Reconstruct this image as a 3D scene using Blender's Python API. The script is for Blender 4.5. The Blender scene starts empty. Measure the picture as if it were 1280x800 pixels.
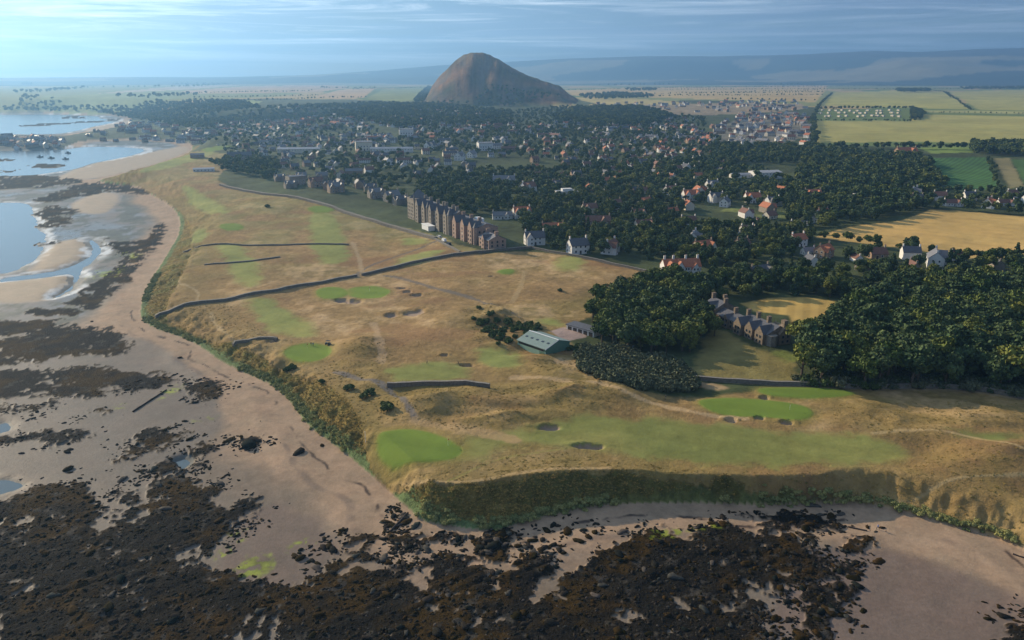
import bpy, bmesh, math, random
import numpy as np
from mathutils import Vector

R = math.radians
SC = bpy.context.scene
COL = SC.collection
rng = np.random.default_rng(7)
random.seed(7)

# ------------------------------------------------------------------ camera
CAM_H, FPX, YH = 120.0, 950.0, 98.0
PITCH = math.atan((400 - YH) / FPX)
cam = bpy.data.cameras.new('camera')
cam_o = bpy.data.objects.new('camera', cam)
COL.objects.link(cam_o)
cam_o.location = (0, 0, CAM_H)
cam_o.rotation_euler = (math.pi / 2 - PITCH, 0, 0)
cam.sensor_width = 36.0
cam.lens = 36.0 * FPX / 1280.0
cam.clip_start = 1.0
cam.clip_end = 80000.0
SC.camera = cam_o

# ------------------------------------------------------------------ light
SUN_AZ, SUN_EL = R(-52), R(21)
S_DIR = Vector((math.sin(SUN_AZ) * math.cos(SUN_EL), math.cos(SUN_AZ) * math.cos(SUN_EL), math.sin(SUN_EL)))
sun = bpy.data.lights.new('sun', 'SUN')
sun.energy = 5.0
sun.angle = R(0.5)
sun.color = (1.0, 0.82, 0.57)
sun_o = bpy.data.objects.new('sun', sun)
sun_o.rotation_euler = S_DIR.to_track_quat('Z', 'Y').to_euler()
COL.objects.link(sun_o)
SC.view_settings.view_transform = 'Standard'
SC.view_settings.look = 'None'
SC.view_settings.exposure = 0.44
SC.view_settings.gamma = 1.0


class NT:
    """small helper to write node trees"""
    def __init__(s, tree):
        s.t = tree
        tree.nodes.clear()

    def n(s, typ, **kw):
        nd = s.t.nodes.new(typ)
        for k, v in kw.items():
            if k == 'ins':
                for kk, vv in v.items():
                    if isinstance(vv, bpy.types.NodeSocket):
                        s.t.links.new(vv, nd.inputs[kk])
                    else:
                        nd.inputs[kk].default_value = vv
            else:
                setattr(nd, k, v)
        return nd

    def link(s, a, b):
        s.t.links.new(a, b)

    def math(s, op, a, b=0.0, c=0.0, clamp=False):
        nd = s.n('ShaderNodeMath', operation=op, use_clamp=clamp)
        for i, v in enumerate((a, b, c)):
            if isinstance(v, bpy.types.NodeSocket):
                s.t.links.new(v, nd.inputs[i])
            else:
                nd.inputs[i].default_value = v
        return nd.outputs[0]

    def mix(s, fac, a, b, blend='MIX'):
        nd = s.n('ShaderNodeMix', data_type='RGBA', blend_type=blend)
        for i, v in ((0, fac), (6, a), (7, b)):
            if isinstance(v, bpy.types.NodeSocket):
                s.t.links.new(v, nd.inputs[i])
            elif i == 0:
                nd.inputs[0].default_value = v
            else:
                nd.inputs[i].default_value = (*v[:3], 1)
        return nd.outputs[2]

    def ramp(s, fac, stops):
        nd = s.n('ShaderNodeValToRGB')
        el = nd.color_ramp.elements
        while len(el) < len(stops):
            el.new(0.5)
        for e, (p, c) in zip(el, stops):
            e.position = p
            e.color = (c, c, c, 1) if not hasattr(c, '__len__') else (*c[:3], 1)
        s.t.links.new(fac, nd.inputs[0])
        return nd.outputs[0]

    def noise(s, vec, scale, detail=4, rough=0.6, dist=0.0):
        nd = s.n('ShaderNodeTexNoise', ins={'Scale': scale, 'Detail': detail, 'Roughness': rough, 'Distortion': dist})
        if vec is not None:
            s.t.links.new(vec, nd.inputs['Vector'])
        return nd.outputs[0]

    def mapping(s, vec, scale=(1, 1, 1), rot=(0, 0, 0), loc=(0, 0, 0)):
        nd = s.n('ShaderNodeMapping', ins={'Scale': scale, 'Rotation': rot, 'Location': loc})
        s.t.links.new(vec, nd.inputs['Vector'])
        return nd.outputs[0]


# ------------------------------------------------------------------ world (sky with streaked cloud)
world = bpy.data.worlds.new('World')
SC.world = world
world.use_nodes = True
w = NT(world.node_tree)
sky = w.n('ShaderNodeTexSky', sky_type='NISHITA', sun_disc=False, sun_elevation=SUN_EL, sun_rotation=SUN_AZ,
          altitude=100, air_density=1.0, dust_density=1.0, ozone_density=2.0)
tc = w.n('ShaderNodeTexCoord')
gen = tc.outputs['Generated']
sep = w.n('ShaderNodeSeparateXYZ')
w.link(gen, sep.inputs[0])
m1 = w.mapping(gen, (1.6, 1.6, 22))
n1 = w.noise(m1, 1.5, 7, 0.62, 0.5)
m2 = w.mapping(gen, (1.5, 1.5, 44), loc=(3.1, 1.7, 0.4))
n2 = w.noise(m2, 1.25, 8, 0.62, 0.7)
cover = w.ramp(n1, [(0.36, 0.0), (0.62, 1.0)])
m3 = w.mapping(gen, (2.6, 2.6, 62), loc=(0.7, 5.1, 0.13))
n3 = w.noise(m3, 1.0, 9, 0.66, 1.2)
bright = w.math('MULTIPLY', w.ramp(n2, [(0.38, 0.2), (0.52, 1.0)]), w.ramp(n3, [(0.44, 0.0), (0.66, 1.0)]))
sunv = w.n('ShaderNodeVectorMath', operation='DOT_PRODUCT')
w.link(gen, sunv.inputs[0])
sunv.inputs[1].default_value = S_DIR
toward = w.ramp(sunv.outputs['Value'], [(0.30, 0.0), (0.95, 1.0)])
skyc = w.mix(1.0, sky.outputs[0], (0.62, 0.81, 1.12), 'MULTIPLY')
grey = w.mix(toward, (2.5, 3.5, 5.5), (6.0, 8.8, 11.5))
white = w.mix(toward, (6.2, 7.6, 9.4), (20.0, 22.0, 23.0))
c1 = w.mix(w.math('MULTIPLY', cover, 0.8), skyc, grey)
up = w.ramp(sep.outputs[2], [(0.012, 0.0), (0.04, 1.0)])
c2 = w.mix(w.math('MULTIPLY', w.math('MULTIPLY', bright, up), 0.95), c1, white)
bg = w.n('ShaderNodeBackground', ins={'Color': c2, 'Strength': 0.066})
wo = w.n('ShaderNodeOutputWorld')
w.link(bg.outputs[0], wo.inputs[0])


# ------------------------------------------------------------------ maths helpers
def ray(px, py):
    x = (px - 640) / FPX
    v = (400 - py) / FPX
    return x, math.cos(PITCH) + v * math.sin(PITCH), -math.sin(PITCH) + v * math.cos(PITCH)


def P(px, py, z=9.0):
    dx, dy, dz = ray(px, py)
    t = (z - CAM_H) / dz
    return dx * t, dy * t


def slope(d):
    """general lie of the land: links level, then rising gently inland"""
    return np.interp(d, [0, 600, 1100, 2300, 3500, 16000], [9.5, 10.5, 20, 38, 45, 60])


def PL(px, py):
    z = 9.5
    for _ in range(14):
        x, y = P(px, py, z)
        z = float(slope(math.hypot(x, y)))
    return x, y


def hash2(ix, iy, seed):
    h = (ix.astype(np.int64) * 374761393 + iy.astype(np.int64) * 668265263 + seed * 974711) & 0x7fffffff
    h = ((h ^ (h >> 13)) * 1274126177) & 0x7fffffff
    h = h ^ (h >> 16)
    return (h & 0xffff) / 65535.0


def vnoise(x, y, seed=0):
    ix, iy = np.floor(x), np.floor(y)
    fx, fy = x - ix, y - iy
    fx = fx * fx * fx * (fx * (fx * 6 - 15) + 10)
    fy = fy * fy * fy * (fy * (fy * 6 - 15) + 10)
    a, b = hash2(ix, iy, seed), hash2(ix + 1, iy, seed)
    c, d = hash2(ix, iy + 1, seed), hash2(ix + 1, iy + 1, seed)
    return (a + (b - a) * fx) * (1 - fy) + (c + (d - c) * fx) * fy


def fbm(x, y, wl, seed=0, octv=4, gain=0.5):
    """about -1..1"""
    s = np.zeros_like(x)
    amp, tot = 1.0, 0.0
    for o in range(octv):
        k = 2.03 ** o / wl
        s += amp * (vnoise(x * k + 17.3 * o, y * k - 9.1 * o, seed + o) * 2 - 1)
        tot += amp
        amp *= gain
    return s / tot * 1.6


def sstep(a, b, x):
    t = np.clip((x - a) / (b - a), 0, 1)
    return t * t * (3 - 2 * t)


def polydist(x, y, pts, closed=True):
    """distance to the polyline, and inside test when closed"""
    pts = np.asarray(pts, float)
    n = len(pts)
    d2 = np.full(x.shape, 1e18)
    ins = np.zeros(x.shape, bool)
    for i in range(n if closed else n - 1):
        ax, ay = pts[i]
        bx, by = pts[(i + 1) % n]
        ex, ey = bx - ax, by - ay
        L = ex * ex + ey * ey + 1e-12
        t = np.clip(((x - ax) * ex + (y - ay) * ey) / L, 0, 1)
        d2 = np.minimum(d2, (x - ax - t * ex) ** 2 + (y - ay - t * ey) ** 2)
        if closed:
            c = (ay > y) != (by > y)
            if ey != 0:
                ins ^= c & (x < ex * (y - ay) / ey + ax)
    return np.sqrt(d2), ins


def sdf(x, y, pts, margin=60):
    """positive inside; only worked out near the polygon"""
    pts = np.asarray(pts, float)
    out = np.full(x.shape, -1e6)
    lo, hi = pts.min(0) - margin, pts.max(0) + margin
    m = (x > lo[0]) & (x < hi[0]) & (y > lo[1]) & (y < hi[1])
    if m.any():
        d, ins = polydist(x[m], y[m], pts)
        out[m] = np.where(ins, d, -d)
    return out


def chaikin(pts, n=2, closed=True):
    pts = [tuple(p) for p in pts]
    for _ in range(n):
        q = []
        k = len(pts)
        rngk = range(k if closed else k - 1)
        if not closed:
            q.append(pts[0])
        for i in rngk:
            a, b = pts[i], pts[(i + 1) % k]
            q.append((a[0] * .75 + b[0] * .25, a[1] * .75 + b[1] * .25))
            q.append((a[0] * .25 + b[0] * .75, a[1] * .25 + b[1] * .75))
        if not closed:
            q.append(pts[-1])
        pts = q
    return pts


def W(pix, z=None, smooth=2, closed=True):
    """outline read off the photograph -> outline on the ground"""
    pix = chaikin(pix, smooth, closed) if smooth else pix
    return [PL(*p) if z is None else P(p[0], p[1], z) for p in pix]


# ------------------------------------------------------------------ outlines of the land
TOE_PX = [(241, 182), (240, 190), (212, 202), (180, 212), (140, 222), (120, 226), (140, 230), (175, 233), (190, 245), (212, 255),
          (225, 270), (225, 290), (217, 305), (204, 327), (192, 345), (180, 370), (175, 388), (178, 400), (192, 410), (225, 420),
          (250, 432), (277, 452), (320, 472), (342, 482), (367, 505), (380, 527), (410, 550), (430, 565), (450, 582), (477, 605),
          (500, 627), (513, 637), (525, 651), (560, 657), (590, 662), (622, 663), (655, 652), (695, 642), (732, 635), (770, 630),
          (840, 629), (900, 630), (960, 632), (1010, 630), (1080, 629), (1140, 642), (1200, 660), (1235, 667), (1280, 686), (1340, 722),
          (1460, 800)]
toe = chaikin([P(x, y, 2.5) for x, y in TOE_PX], 1, False)
FARCOAST_PX = [(-700, 141), (0, 142), (60, 141), (100, 143), (150, 144), (166, 148), (160, 156), (130, 163), (98, 168), (82, 171), (40, 170), (-700, 170),
               (-700, 188), (0, 187), (45, 187), (80, 185), (98, 178), (130, 175), (180, 175), (225, 177), (238, 180)]
farc = [P(x, y, 1.0) for x, y in FARCOAST_PX]
LAND = farc + toe + [(900, 120), (18000, 200), (18000, 19000), (-18000, 19000), (-18000, 4600)]
CREST_PX = [(243, 186), (232, 196), (190, 212), (150, 226), (185, 231), (205, 246), (228, 258), (238, 275), (240, 300), (232, 330), (214, 358), (203, 384), (225, 395), (270, 415),
            (310, 430), (350, 450), (400, 470), (436, 497), (450, 520), (456, 548), (470, 577), (500, 592), (540, 605), (580, 607),
            (610, 603), (640, 598), (700, 592), (760, 588), (800, 588), (850, 592), (940, 598), (1000, 603), (1045, 602), (1085, 612),
            (1150, 616), (1200, 628), (1280, 655), (1400, 720)]
crest = chaikin([P(x, y, 10.0) for x, y in CREST_PX], 1, False)

WATER_PX = {
    'far': [(-700, 143), (0, 143.5), (60, 143), (128, 145), (118, 148), (150, 150), (140, 154), (108, 160), (90, 165), (60, 168.5), (-700, 170)],
    'bay': [(-700, 188), (0, 188), (80, 187), (105, 183), (175, 185), (180, 189), (165, 194), (135, 200), (108, 205), (95, 211), (60, 216), (30, 221), (-700, 222)],
    'near': [(-700, 254), (0, 254), (30, 254), (38, 262), (42, 275), (50, 292), (56, 306), (48, 320), (30, 332), (0, 345), (-700, 360)],
    'gully': [(112, 298), (124, 305), (128, 318), (112, 330), (100, 338), (98, 350), (92, 362), (78, 370), (60, 376), (85, 360), (92, 350), (92, 342), (60, 346), (20, 350), (0, 352), (0, 348), (30, 345), (80, 338), (108, 324), (118, 314), (112, 304)],
    'pool_a': [(0, 735), (12, 728), (24, 735), (22, 748), (10, 755), (-60, 760), (-60, 730)],
    'pool_b': [(0, 602), (12, 602), (18, 608), (14, 614), (-30, 622), (-30, 600)],
    'pool_d': [(218, 578), (234, 574), (238, 582), (226, 588)],
    'wet_b': [(38, 445), (50, 436), (58, 437), (56, 446), (44, 450)],
    'wet_c': [(0, 535), (8, 528), (14, 533), (6, 541), (-20, 545), (-20, 535)],
    'pool_e': [(40, 790), (60, 780), (84, 776), (90, 786), (70, 800), (40, 810)],
}
REEF_PX = {
    'a': [(-40, 402), (10, 399), (60, 400), (95, 403), (92, 409), (130, 412), (160, 422), (168, 436), (158, 446), (100, 444), (70, 447), (40, 458), (-40, 458)],
    'b': [(-40, 463), (60, 462), (100, 459), (146, 458), (148, 468), (200, 468), (222, 474), (205, 483), (180, 487), (130, 494), (100, 496), (60, 494), (-40, 498)],
    'c': [(230, 483), (255, 478), (279, 479), (278, 490), (264, 500), (244, 500)],
    'd': [(-40, 506), (40, 507), (68, 504), (66, 510), (30, 514), (-40, 514)],
    'e': [(-40, 546), (40, 540), (70, 529), (100, 534), (112, 544), (95, 553), (78, 556), (50, 557), (45, 548), (-40, 562)],
    'f': [(158, 550), (180, 536), (205, 533), (222, 540), (240, 538), (238, 546), (210, 556), (190, 568), (165, 570), (164, 560)],
    'g': [(184, 590), (205, 577), (222, 576), (232, 590), (250, 574), (262, 576), (255, 588), (236, 592), (200, 596)],
    'h': [(236, 562), (255, 557), (268, 558), (262, 566), (240, 568)],
    'i': [(292, 556), (304, 552), (316, 545), (323, 549), (322, 560), (308, 563)],
    'j': [(138, 576), (150, 570), (162, 569), (156, 576), (144, 579)],
    'k': [(100, 517), (120, 514), (133, 515), (122, 521), (104, 522)],
    'l': [(142, 612), (160, 614), (185, 602), (212, 592), (205, 586), (222, 596), (255, 606), (278, 608), (276, 618), (262, 622), (260, 632), (300, 632), (318, 625), (328, 630),
          (322, 640), (303, 655), (280, 668), (268, 690), (262, 704), (272, 716), (320, 722), (345, 736), (357, 740), (350, 758), (340, 772), (345, 830), (-60, 830), (-60, 625), (20, 622), (40, 611), (70, 606), (98, 604), (104, 620), (118, 632), (135, 634)],
    'm': [(340, 830), (346, 778), (352, 756), (365, 742), (395, 718), (412, 712), (425, 688), (438, 674), (465, 671), (469, 680), (462, 692), (476, 706), (490, 716), (500, 712),
          (522, 716), (546, 702), (566, 704), (590, 700), (606, 716), (612, 738), (624, 722), (650, 706), (684, 704), (680, 722), (660, 748), (672, 752), (700, 738), (722, 718),
          (745, 700), (772, 686), (820, 664), (880, 662), (940, 660), (975, 655), (1002, 660), (1018, 672), (1000, 686), (1030, 700), (1066, 708), (1072, 716), (1056, 724),
          (1010, 724), (978, 732), (984, 748), (968, 760), (944, 768), (956, 790), (960, 830)],
    'n': [(926, 650), (950, 645), (985, 648), (1020, 652), (1046, 660), (1050, 664), (1016, 668), (1000, 682), (960, 668)],
    'o': [(1048, 692), (1062, 680), (1078, 676), (1094, 684), (1086, 692), (1064, 700)],
    'p': [(1232, 806), (1252, 788), (1285, 772), (1340, 770), (1340, 830), (1230, 830)],
    'q': [(1008, 742), (1030, 732), (1062, 730), (1070, 742), (1048, 752), (1042, 772), (1048, 806), (1012, 806), (1002, 770)],
    'r': [(598, 688), (606, 676), (622, 668), (636, 665), (632, 690), (626, 708), (604, 706)],
    's': [(482, 676), (500, 670), (520, 672), (530, 680), (552, 672), (570, 676), (560, 684), (530, 686), (512, 694), (500, 690)],
    't': [(35, 251), (82, 238), (112, 228), (144, 231), (180, 237), (188, 246), (150, 240), (100, 245), (62, 253)],
    'u': [(122, 298), (150, 318), (156, 324), (140, 340), (118, 356), (92, 372), (84, 380), (110, 390), (130, 382), (158, 352), (186, 320), (203, 298), (206, 282), (196, 280), (190, 298), (160, 304)],
    'v': [(45, 268), (60, 255), (92, 262), (88, 270), (60, 276)],
    'w': [(40, 283), (78, 270), (96, 276), (70, 284)],
    'x': [(0, 220), (40, 218), (80, 222), (110, 228), (60, 234), (20, 236), (-60, 240), (-60, 222)],
    'y': [(18, 156), (60, 153), (110, 151), (148, 148.5), (150, 150), (120, 153), (60, 157), (24, 158)],
    'z': [(38, 206), (55, 203), (86, 204), (84, 208), (60, 210), (42, 209)],
    'za': [(-40, 199), (10, 196.5), (20, 198.5), (0, 202), (-40, 203)],
    'zb': [(0, 213.5), (12, 211), (22, 211.5), (18, 214), (0, 215.5)],
    'zc': [(70, 147), (86, 144.5), (110, 145), (104, 148), (80, 148.5)],
    'zd': [(30, 388), (60, 385), (110, 388), (92, 396), (50, 397), (28, 394)],
    'ze': [(44, 303), (56, 301.5), (70, 302), (62, 306), (46, 306)],
}
SANDBANK_PX = [[(38, 345), (52, 318), (68, 304), (100, 297), (112, 303), (112, 314), (100, 326), (70, 337), (20, 347), (-20, 349), (10, 342)],
               [(-60, 358), (40, 350), (78, 344), (97, 341), (93, 354), (84, 366), (68, 376), (30, 377), (-60, 378)],
               [(85, 258), (110, 244), (140, 240), (150, 246), (140, 260), (130, 268), (100, 266)],
               [(60, 228), (95, 210), (140, 199), (190, 190), (232, 182), (238, 190), (180, 210), (120, 224)],
               [(104, 164), (120, 156), (160, 150), (166, 152), (150, 158), (124, 165)]]

# ------------------------------------------------------------------ the ground sheet
NA = 1000
AZ = np.linspace(R(-46), R(46), NA)
vv = np.linspace(838, 110, 640)
yv = (400 - vv) / FPX
DR = 114.0 * (math.cos(PITCH) + yv * math.sin(PITCH)) / (math.sin(PITCH) - yv * math.cos(PITCH))
DR = np.concatenate([DR, np.exp(np.linspace(math.log(DR[-1]), math.log(13700), 22)[1:])])
NR = len(DR)
GX = DR[:, None] * np.sin(AZ)[None, :]
GY = DR[:, None] * np.cos(AZ)[None, :]
X, Y = GX.ravel(), GY.ravel()
D = np.hypot(X, Y)

d_land, in_land = polydist(X, Y, LAND)
sd_land = np.where(in_land, d_land, -d_land)
near = D < 2300
sd_crest = np.full(X.shape, 1e3)
CRESTPOLY = [tuple(p) for p in crest] + [(900, 120), (5000, 200), (5000, 3000), (-300, 3000), (crest[0][0] - 10, crest[0][1] + 60)]
dc, ic = polydist(X[near], Y[near], CRESTPOLY)
dco, _ = polydist(X[near], Y[near], crest, False)
sd_crest[near] = np.where(ic, dco, -dco)

# reefs
wob = fbm(X, Y, 9, 31, 4, 0.6)
wob2 = fbm(X, Y, 40, 35, 3)
reef = np.full(X.shape, -1e3)
for k, pp in REEF_PX.items():
    reef = np.maximum(reef, sdf(X, Y, W(pp, 1.0, 1), 40))
dscale = np.clip(D / 220, 0.7, 6)
sp1 = fbm(X, Y, 5, 43, 3, 0.7)
sp2 = fbm(X, Y, 1.8, 45, 2, 0.7)
reefm = sstep(-0.4, 0.5, reef / dscale * 0.8 + wob * 1.5 + (sp1 * 1.6 + sp2 * 1.2) * (D < 420) + 0.3)
hole = 0.75 * fbm(X + 0.4 * Y, Y - 0.3 * X, 15, 41, 4, 0.7) + 0.35 * sp1 + 0.25 * sp2
reefm *= 1 - sstep(0.42, 0.66, hole + 0.12 * np.clip(1.5 - reef / 6, 0, 2))
reefm *= ~in_land
water = np.full(X.shape, -1e3)
for k, pp in WATER_PX.items():
    water = np.maximum(water, sdf(X, Y, W(pp, 0.0, 1), 60))
bank = np.full(X.shape, -1e3)
for pp in SANDBANK_PX:
    bank = np.maximum(bank, sdf(X, Y, W(pp, 1.0), 60))

# heights
seaward = -sd_land
shore = 0.55 + 1.9 * np.exp(-np.clip(seaward, 0, None) / 30) + 0.12 * fbm(X, Y, 30, 3, 3)
berm = 0.5 * np.exp(-((seaward - 16 - 6 * wob2) / 5) ** 2) * (D < 600)
shore = shore + berm
shore = shore + 0.5 * sstep(-4, 10, bank)
str_u = 0.83 * X + 0.56 * Y
str_v = -0.56 * X + 0.83 * Y
strata = np.abs(vnoise(str_u / 26, str_v / 3.2, 91) * 2 - 1) * 0.9 + 0.9 * np.abs(fbm(X, Y, 6, 93, 3, .6))
h_sea = shore + reefm * (0.10 + strata * 0.45) * np.interp(D, [200, 330, 450], [1.0, 0.55, 0.25])
wl = sstep(-6, 5, (water + wob * 1.6) / dscale * 1.6 - reef.clip(-1e3, 6) * (reef > 0) * 2.0)
h_sea = h_sea * (1 - wl) + (-0.7) * wl + reefm * wl * (0.9)

town = slope(D)
undul = 0.9 * fbm(X, Y, 70, 11, 3) + 0.35 * fbm(X, Y, 17, 15, 3)
HUM = [[(440, 478), (500, 486), (610, 488), (690, 474), (770, 482), (800, 505), (740, 520), (690, 522), (650, 540), (560, 535), (500, 520)],
       [(1010, 508), (1150, 502), (1340, 495), (1340, 600), (1240, 590), (1150, 566), (1080, 545), (1030, 530)],
       [(560, 385), (640, 380), (700, 450), (760, 470), (700, 480), (600, 455)],
       [(420, 430), (480, 425), (490, 460), (470, 480), (420, 465)],
       [(1080, 556), (1340, 545), (1340, 650), (1200, 612), (1100, 600)]]
hum = np.zeros(X.shape)
for pp in HUM:
    hum = np.maximum(hum, sstep(-8, 10, sdf(X, Y, W(pp, 9.5), 30)))
ridg = 1 - np.abs(fbm(X * 0.75 + 0.2 * Y, Y * 1.5, 26, 51, 3, 0.45))
undul = undul + hum * (ridg - 0.45) * np.where(X > 95, 1.7, 3.0)
links_damp = sstep(3000, 700, D)
town = town - 4.0 * sstep(70, 140, X) * sstep(215, 185, D)
town = town - 2.2 * sstep(-30, -90, X) * sstep(900, 600, D)
town = town - 5.0 * sstep(-170, -300, X) * sstep(600, 800, D) * sstep(1500, 1250, D)
h_in = town + undul * links_damp + (1 - links_damp) * 2.0 * fbm(X, Y, 260, 19, 3)
# hollows and mounds seen on the course (pixel, radius m, height m)
MOUNDS = [(1160, 566, 9, -2.6), (1210, 580, 16, 2.6), (1270, 566, 14, 2.2), (690, 512, 5, -1.6), (585, 455, 5, -1.3), (440, 435, 12, 1.6), (455, 428, 7, 1.2),
          (870, 516, 9, 1.0), (760, 500, 10, 1.8), (700, 500, 10, 1.8), (1060, 514, 12, 0.5), (1120, 522, 12, 0.7), (1180, 530, 13, 0.9), (1240, 536, 14, 1.0), (640, 520, 10, 1.5),
          (560, 512, 9, 1.2), (600, 498, 9, 1.4), (520, 500, 10, 1.4), (540, 508, 6, 1.3), (800, 520, 14, 0.8), (960, 545, 16, .7), (1030, 556, 14, -0.9),
          (625, 405, 18, 2.6), (600, 395, 12, 1.6), (310, 365, 9, 1.0), (350, 355, 9, 1.2), (420, 375, 10, -0.6), (500, 425, 14, .9), (740, 478, 10, 1.4), (800, 488, 9, 1.1),
          (690, 470, 9, 1.0), (640, 465, 8, .9), (870, 500, 7, -.8), (640, 352, 14, 1.0), (700, 365, 14, 1.2), (320, 250, 16, 1.6), (350, 262, 18, 1.4)]
for mx, my, rr, hh in MOUNDS:
    cx, cy = P(mx, my, 9.5)
    h_in = h_in + hh * np.exp(-(((X - cx) / (1.5 * rr)) ** 2 + ((Y - cy) / (0.85 * rr)) ** 2))

# bunkers: (pixel, radii m along x / y)
BUNKERS = [(442, 374, 4.5, 3.0), (428, 372, 3.5, 2.4), (517, 392, 4.6, 4.0), (490, 394, 2.6, 2.6), (503, 359, 2.6, 1.6), (510, 364, 2.4, 1.6), (522, 369, 3.0, 1.6),
           (685, 537, 3.2, 1.7), (738, 560, 3.8, 1.6), (915, 527.5, 1.7, 1.5), (949, 525, 1.9, 1.3), (984, 530, 2.0, 1.6), (956, 499, 1.7, 1.6), (615, 348, 1.4, 1.2), (555, 446, 1.2, .8),
           (585, 457, 2.4, 1.8), (340, 422, 3.0, 1.2)]
bunk = np.zeros(X.shape)
for bx, by, ra, rb in BUNKERS:
    cx, cy = P(bx, by, 9.5)
    q = np.hypot((X - cx) / ra, (Y - cy) / rb) * (1 + 0.28 * fbm(X, Y, 4.5, 55, 2))
    mk = sstep(1.25, 0.75, q)
    bunk = np.maximum(bunk, mk)
    h_in = h_in - 1.1 * mk
    h_in = h_in + 0.45 * np.exp(-((q - 1.7) / 0.45) ** 2) * (Y > cy)

# greens, tees and fairways are smoother
GREENS_PX = [[(468, 549), (478, 541), (510, 538), (540, 543), (566, 556), (582, 564), (570, 576), (540, 580), (505, 580), (480, 572)],
             [(868, 505), (885, 500), (930, 500), (985, 505), (1015, 514), (1016, 524), (995, 529), (960, 524), (920, 524), (895, 520)],
             [(356, 434), (370, 427), (395, 426), (414, 432), (412, 443), (392, 450), (368, 448), (355, 441)],
             [(432, 360), (448, 356), (472, 356), (490, 362), (480, 371), (455, 372), (436, 368)],
             [(392, 362), (405, 356), (430, 357), (436, 366), (420, 371), (400, 370)],
             [(272, 281), (290, 278), (306, 282), (300, 287), (280, 288)],
             [(945, 488), (980, 486), (1040, 487), (1075, 494), (1050, 500), (985, 500), (950, 496)],
             [(620, 340), (640, 337), (645, 343), (628, 346)],
             [(380, 262), (410, 258), (422, 264), (395, 268)],
             [(300, 188), (255, 192), (252, 196), (270, 196)]]
FAIR_PX = [[(570, 550), (640, 540), (700, 527), (760, 520), (860, 530), (960, 538), (1060, 545), (1120, 555), (1140, 570), (1120, 580), (1020, 585), (900, 583), (760, 570), (720, 562), (640, 562), (600, 575), (560, 580)],
           [(480, 462), (500, 456), (560, 455), (590, 462), (585, 480), (490, 482)],
           [(300, 372), (338, 366), (360, 385), (400, 410), (395, 420), (355, 418), (325, 400)],
           [(265, 304), (300, 303), (318, 325), (335, 350), (300, 357), (285, 330)],
           [(385, 265), (420, 266), (432, 300), (436, 325), (395, 330), (388, 300)],
           [(390, 300), (430, 305), (440, 325), (400, 330)],
           [(590, 440), (620, 435), (660, 452), (640, 470), (600, 455)],
           [(640, 440), (655, 445), (650, 455), (630, 450)],
           [(500, 320), (540, 312), (560, 315), (520, 330), (490, 332)],
           [(225, 230), (250, 240), (280, 255), (290, 268), (262, 265), (235, 250)],
           [(120, 224), (160, 222), (172, 226), (150, 229), (128, 229)],
           [(160, 220), (235, 198), (290, 192), (245, 206), (200, 218)],
           [(690, 325), (720, 320), (735, 332), (700, 345)],
           [(232, 290), (250, 278), (262, 292), (255, 300), (235, 300)],
           [(672, 402), (700, 402), (705, 408), (690, 412), (676, 410)],
           [(1190, 548), (1240, 550), (1280, 552), (1280, 560), (1230, 560), (1200, 555)],
           [(470, 268), (520, 280), (515, 288), (480, 280)],
           [(505, 294), (535, 298), (540, 304), (500, 306)]]
gre = np.full(X.shape, -1e3)
for pp in GREENS_PX:
    gre = np.maximum(gre, sdf(X, Y, W(pp, 9.5), 30))
fai = np.full(X.shape, -1e3)
for pp in FAIR_PX:
    fai = np.maximum(fai, sdf(X, Y, W(pp, 9.5), 40))
flat = np.maximum(sstep(-4, 2, gre), 0.55 * sstep(-10, 6, fai)) * (1 - bunk)
h_in = h_in * (1 - flat) + (town + 0.5 + 0.35 * undul * (gre < 0)) * flat

# bank between the toe and the crest
toe_d = np.clip(sd_land, 0, None)
cr_d = np.clip(-sd_crest, 0, None)
tt = np.where(sd_crest > 0, 1.0, toe_d / (toe_d + cr_d + 1e-6))
wmin = np.interp(D, [150, 200, 250, 330, 500, 900], [6, 8, 11, 18, 26, 45])
wr_ = sstep(-35, 12, X) * (D < 330)
wmin = wmin * (1 - wr_) + 4.0 * wr_
wmin = np.maximum(wmin, 9.0 * sstep(70, 110, X) * (D < 400))
tt = np.minimum(tt, toe_d / wmin)
tt = np.where(D > 2300, 1.0, tt)
lump = fbm(X, Y, 5, 61, 3, 0.6)
prof = sstep(0, 1, tt) * 0.55 + 0.45 * np.sqrt(np.clip(tt, 0, 1))
rim = 0.5 * np.exp(-(np.clip(sd_crest, 0, None) / 7) ** 2) * (sd_crest > 0)
wbank = np.where(tt < 1, np.sin(np.pi * np.clip(tt, 0, 1)), 0)
h_land = 2.45 + (h_in - 2.45) * prof + wbank * (1 - flat) * (1.2 * lump + 0.7 * wob2) + rim
nfar = fbm(X, Y, 200, 63, 3)
far_coast = sstep(0, 320, sd_land + 40 * nfar)
h_far = h_in * far_coast + 2.0 * (1 - far_coast)
h_land = np.where(D > 1300, np.where(sd_crest < 1e2, h_land, h_far), h_land)
H = np.where(in_land, h_land, h_sea)
harb = sstep(0, 30, sdf(X, Y, W([(-200, 171), (40, 171), (82, 172), (78, 184), (45, 186), (-200, 187)], 2.0, 0), 60))
H = np.where(harb > 0, np.maximum(H, 4.5 * harb), H)

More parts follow.
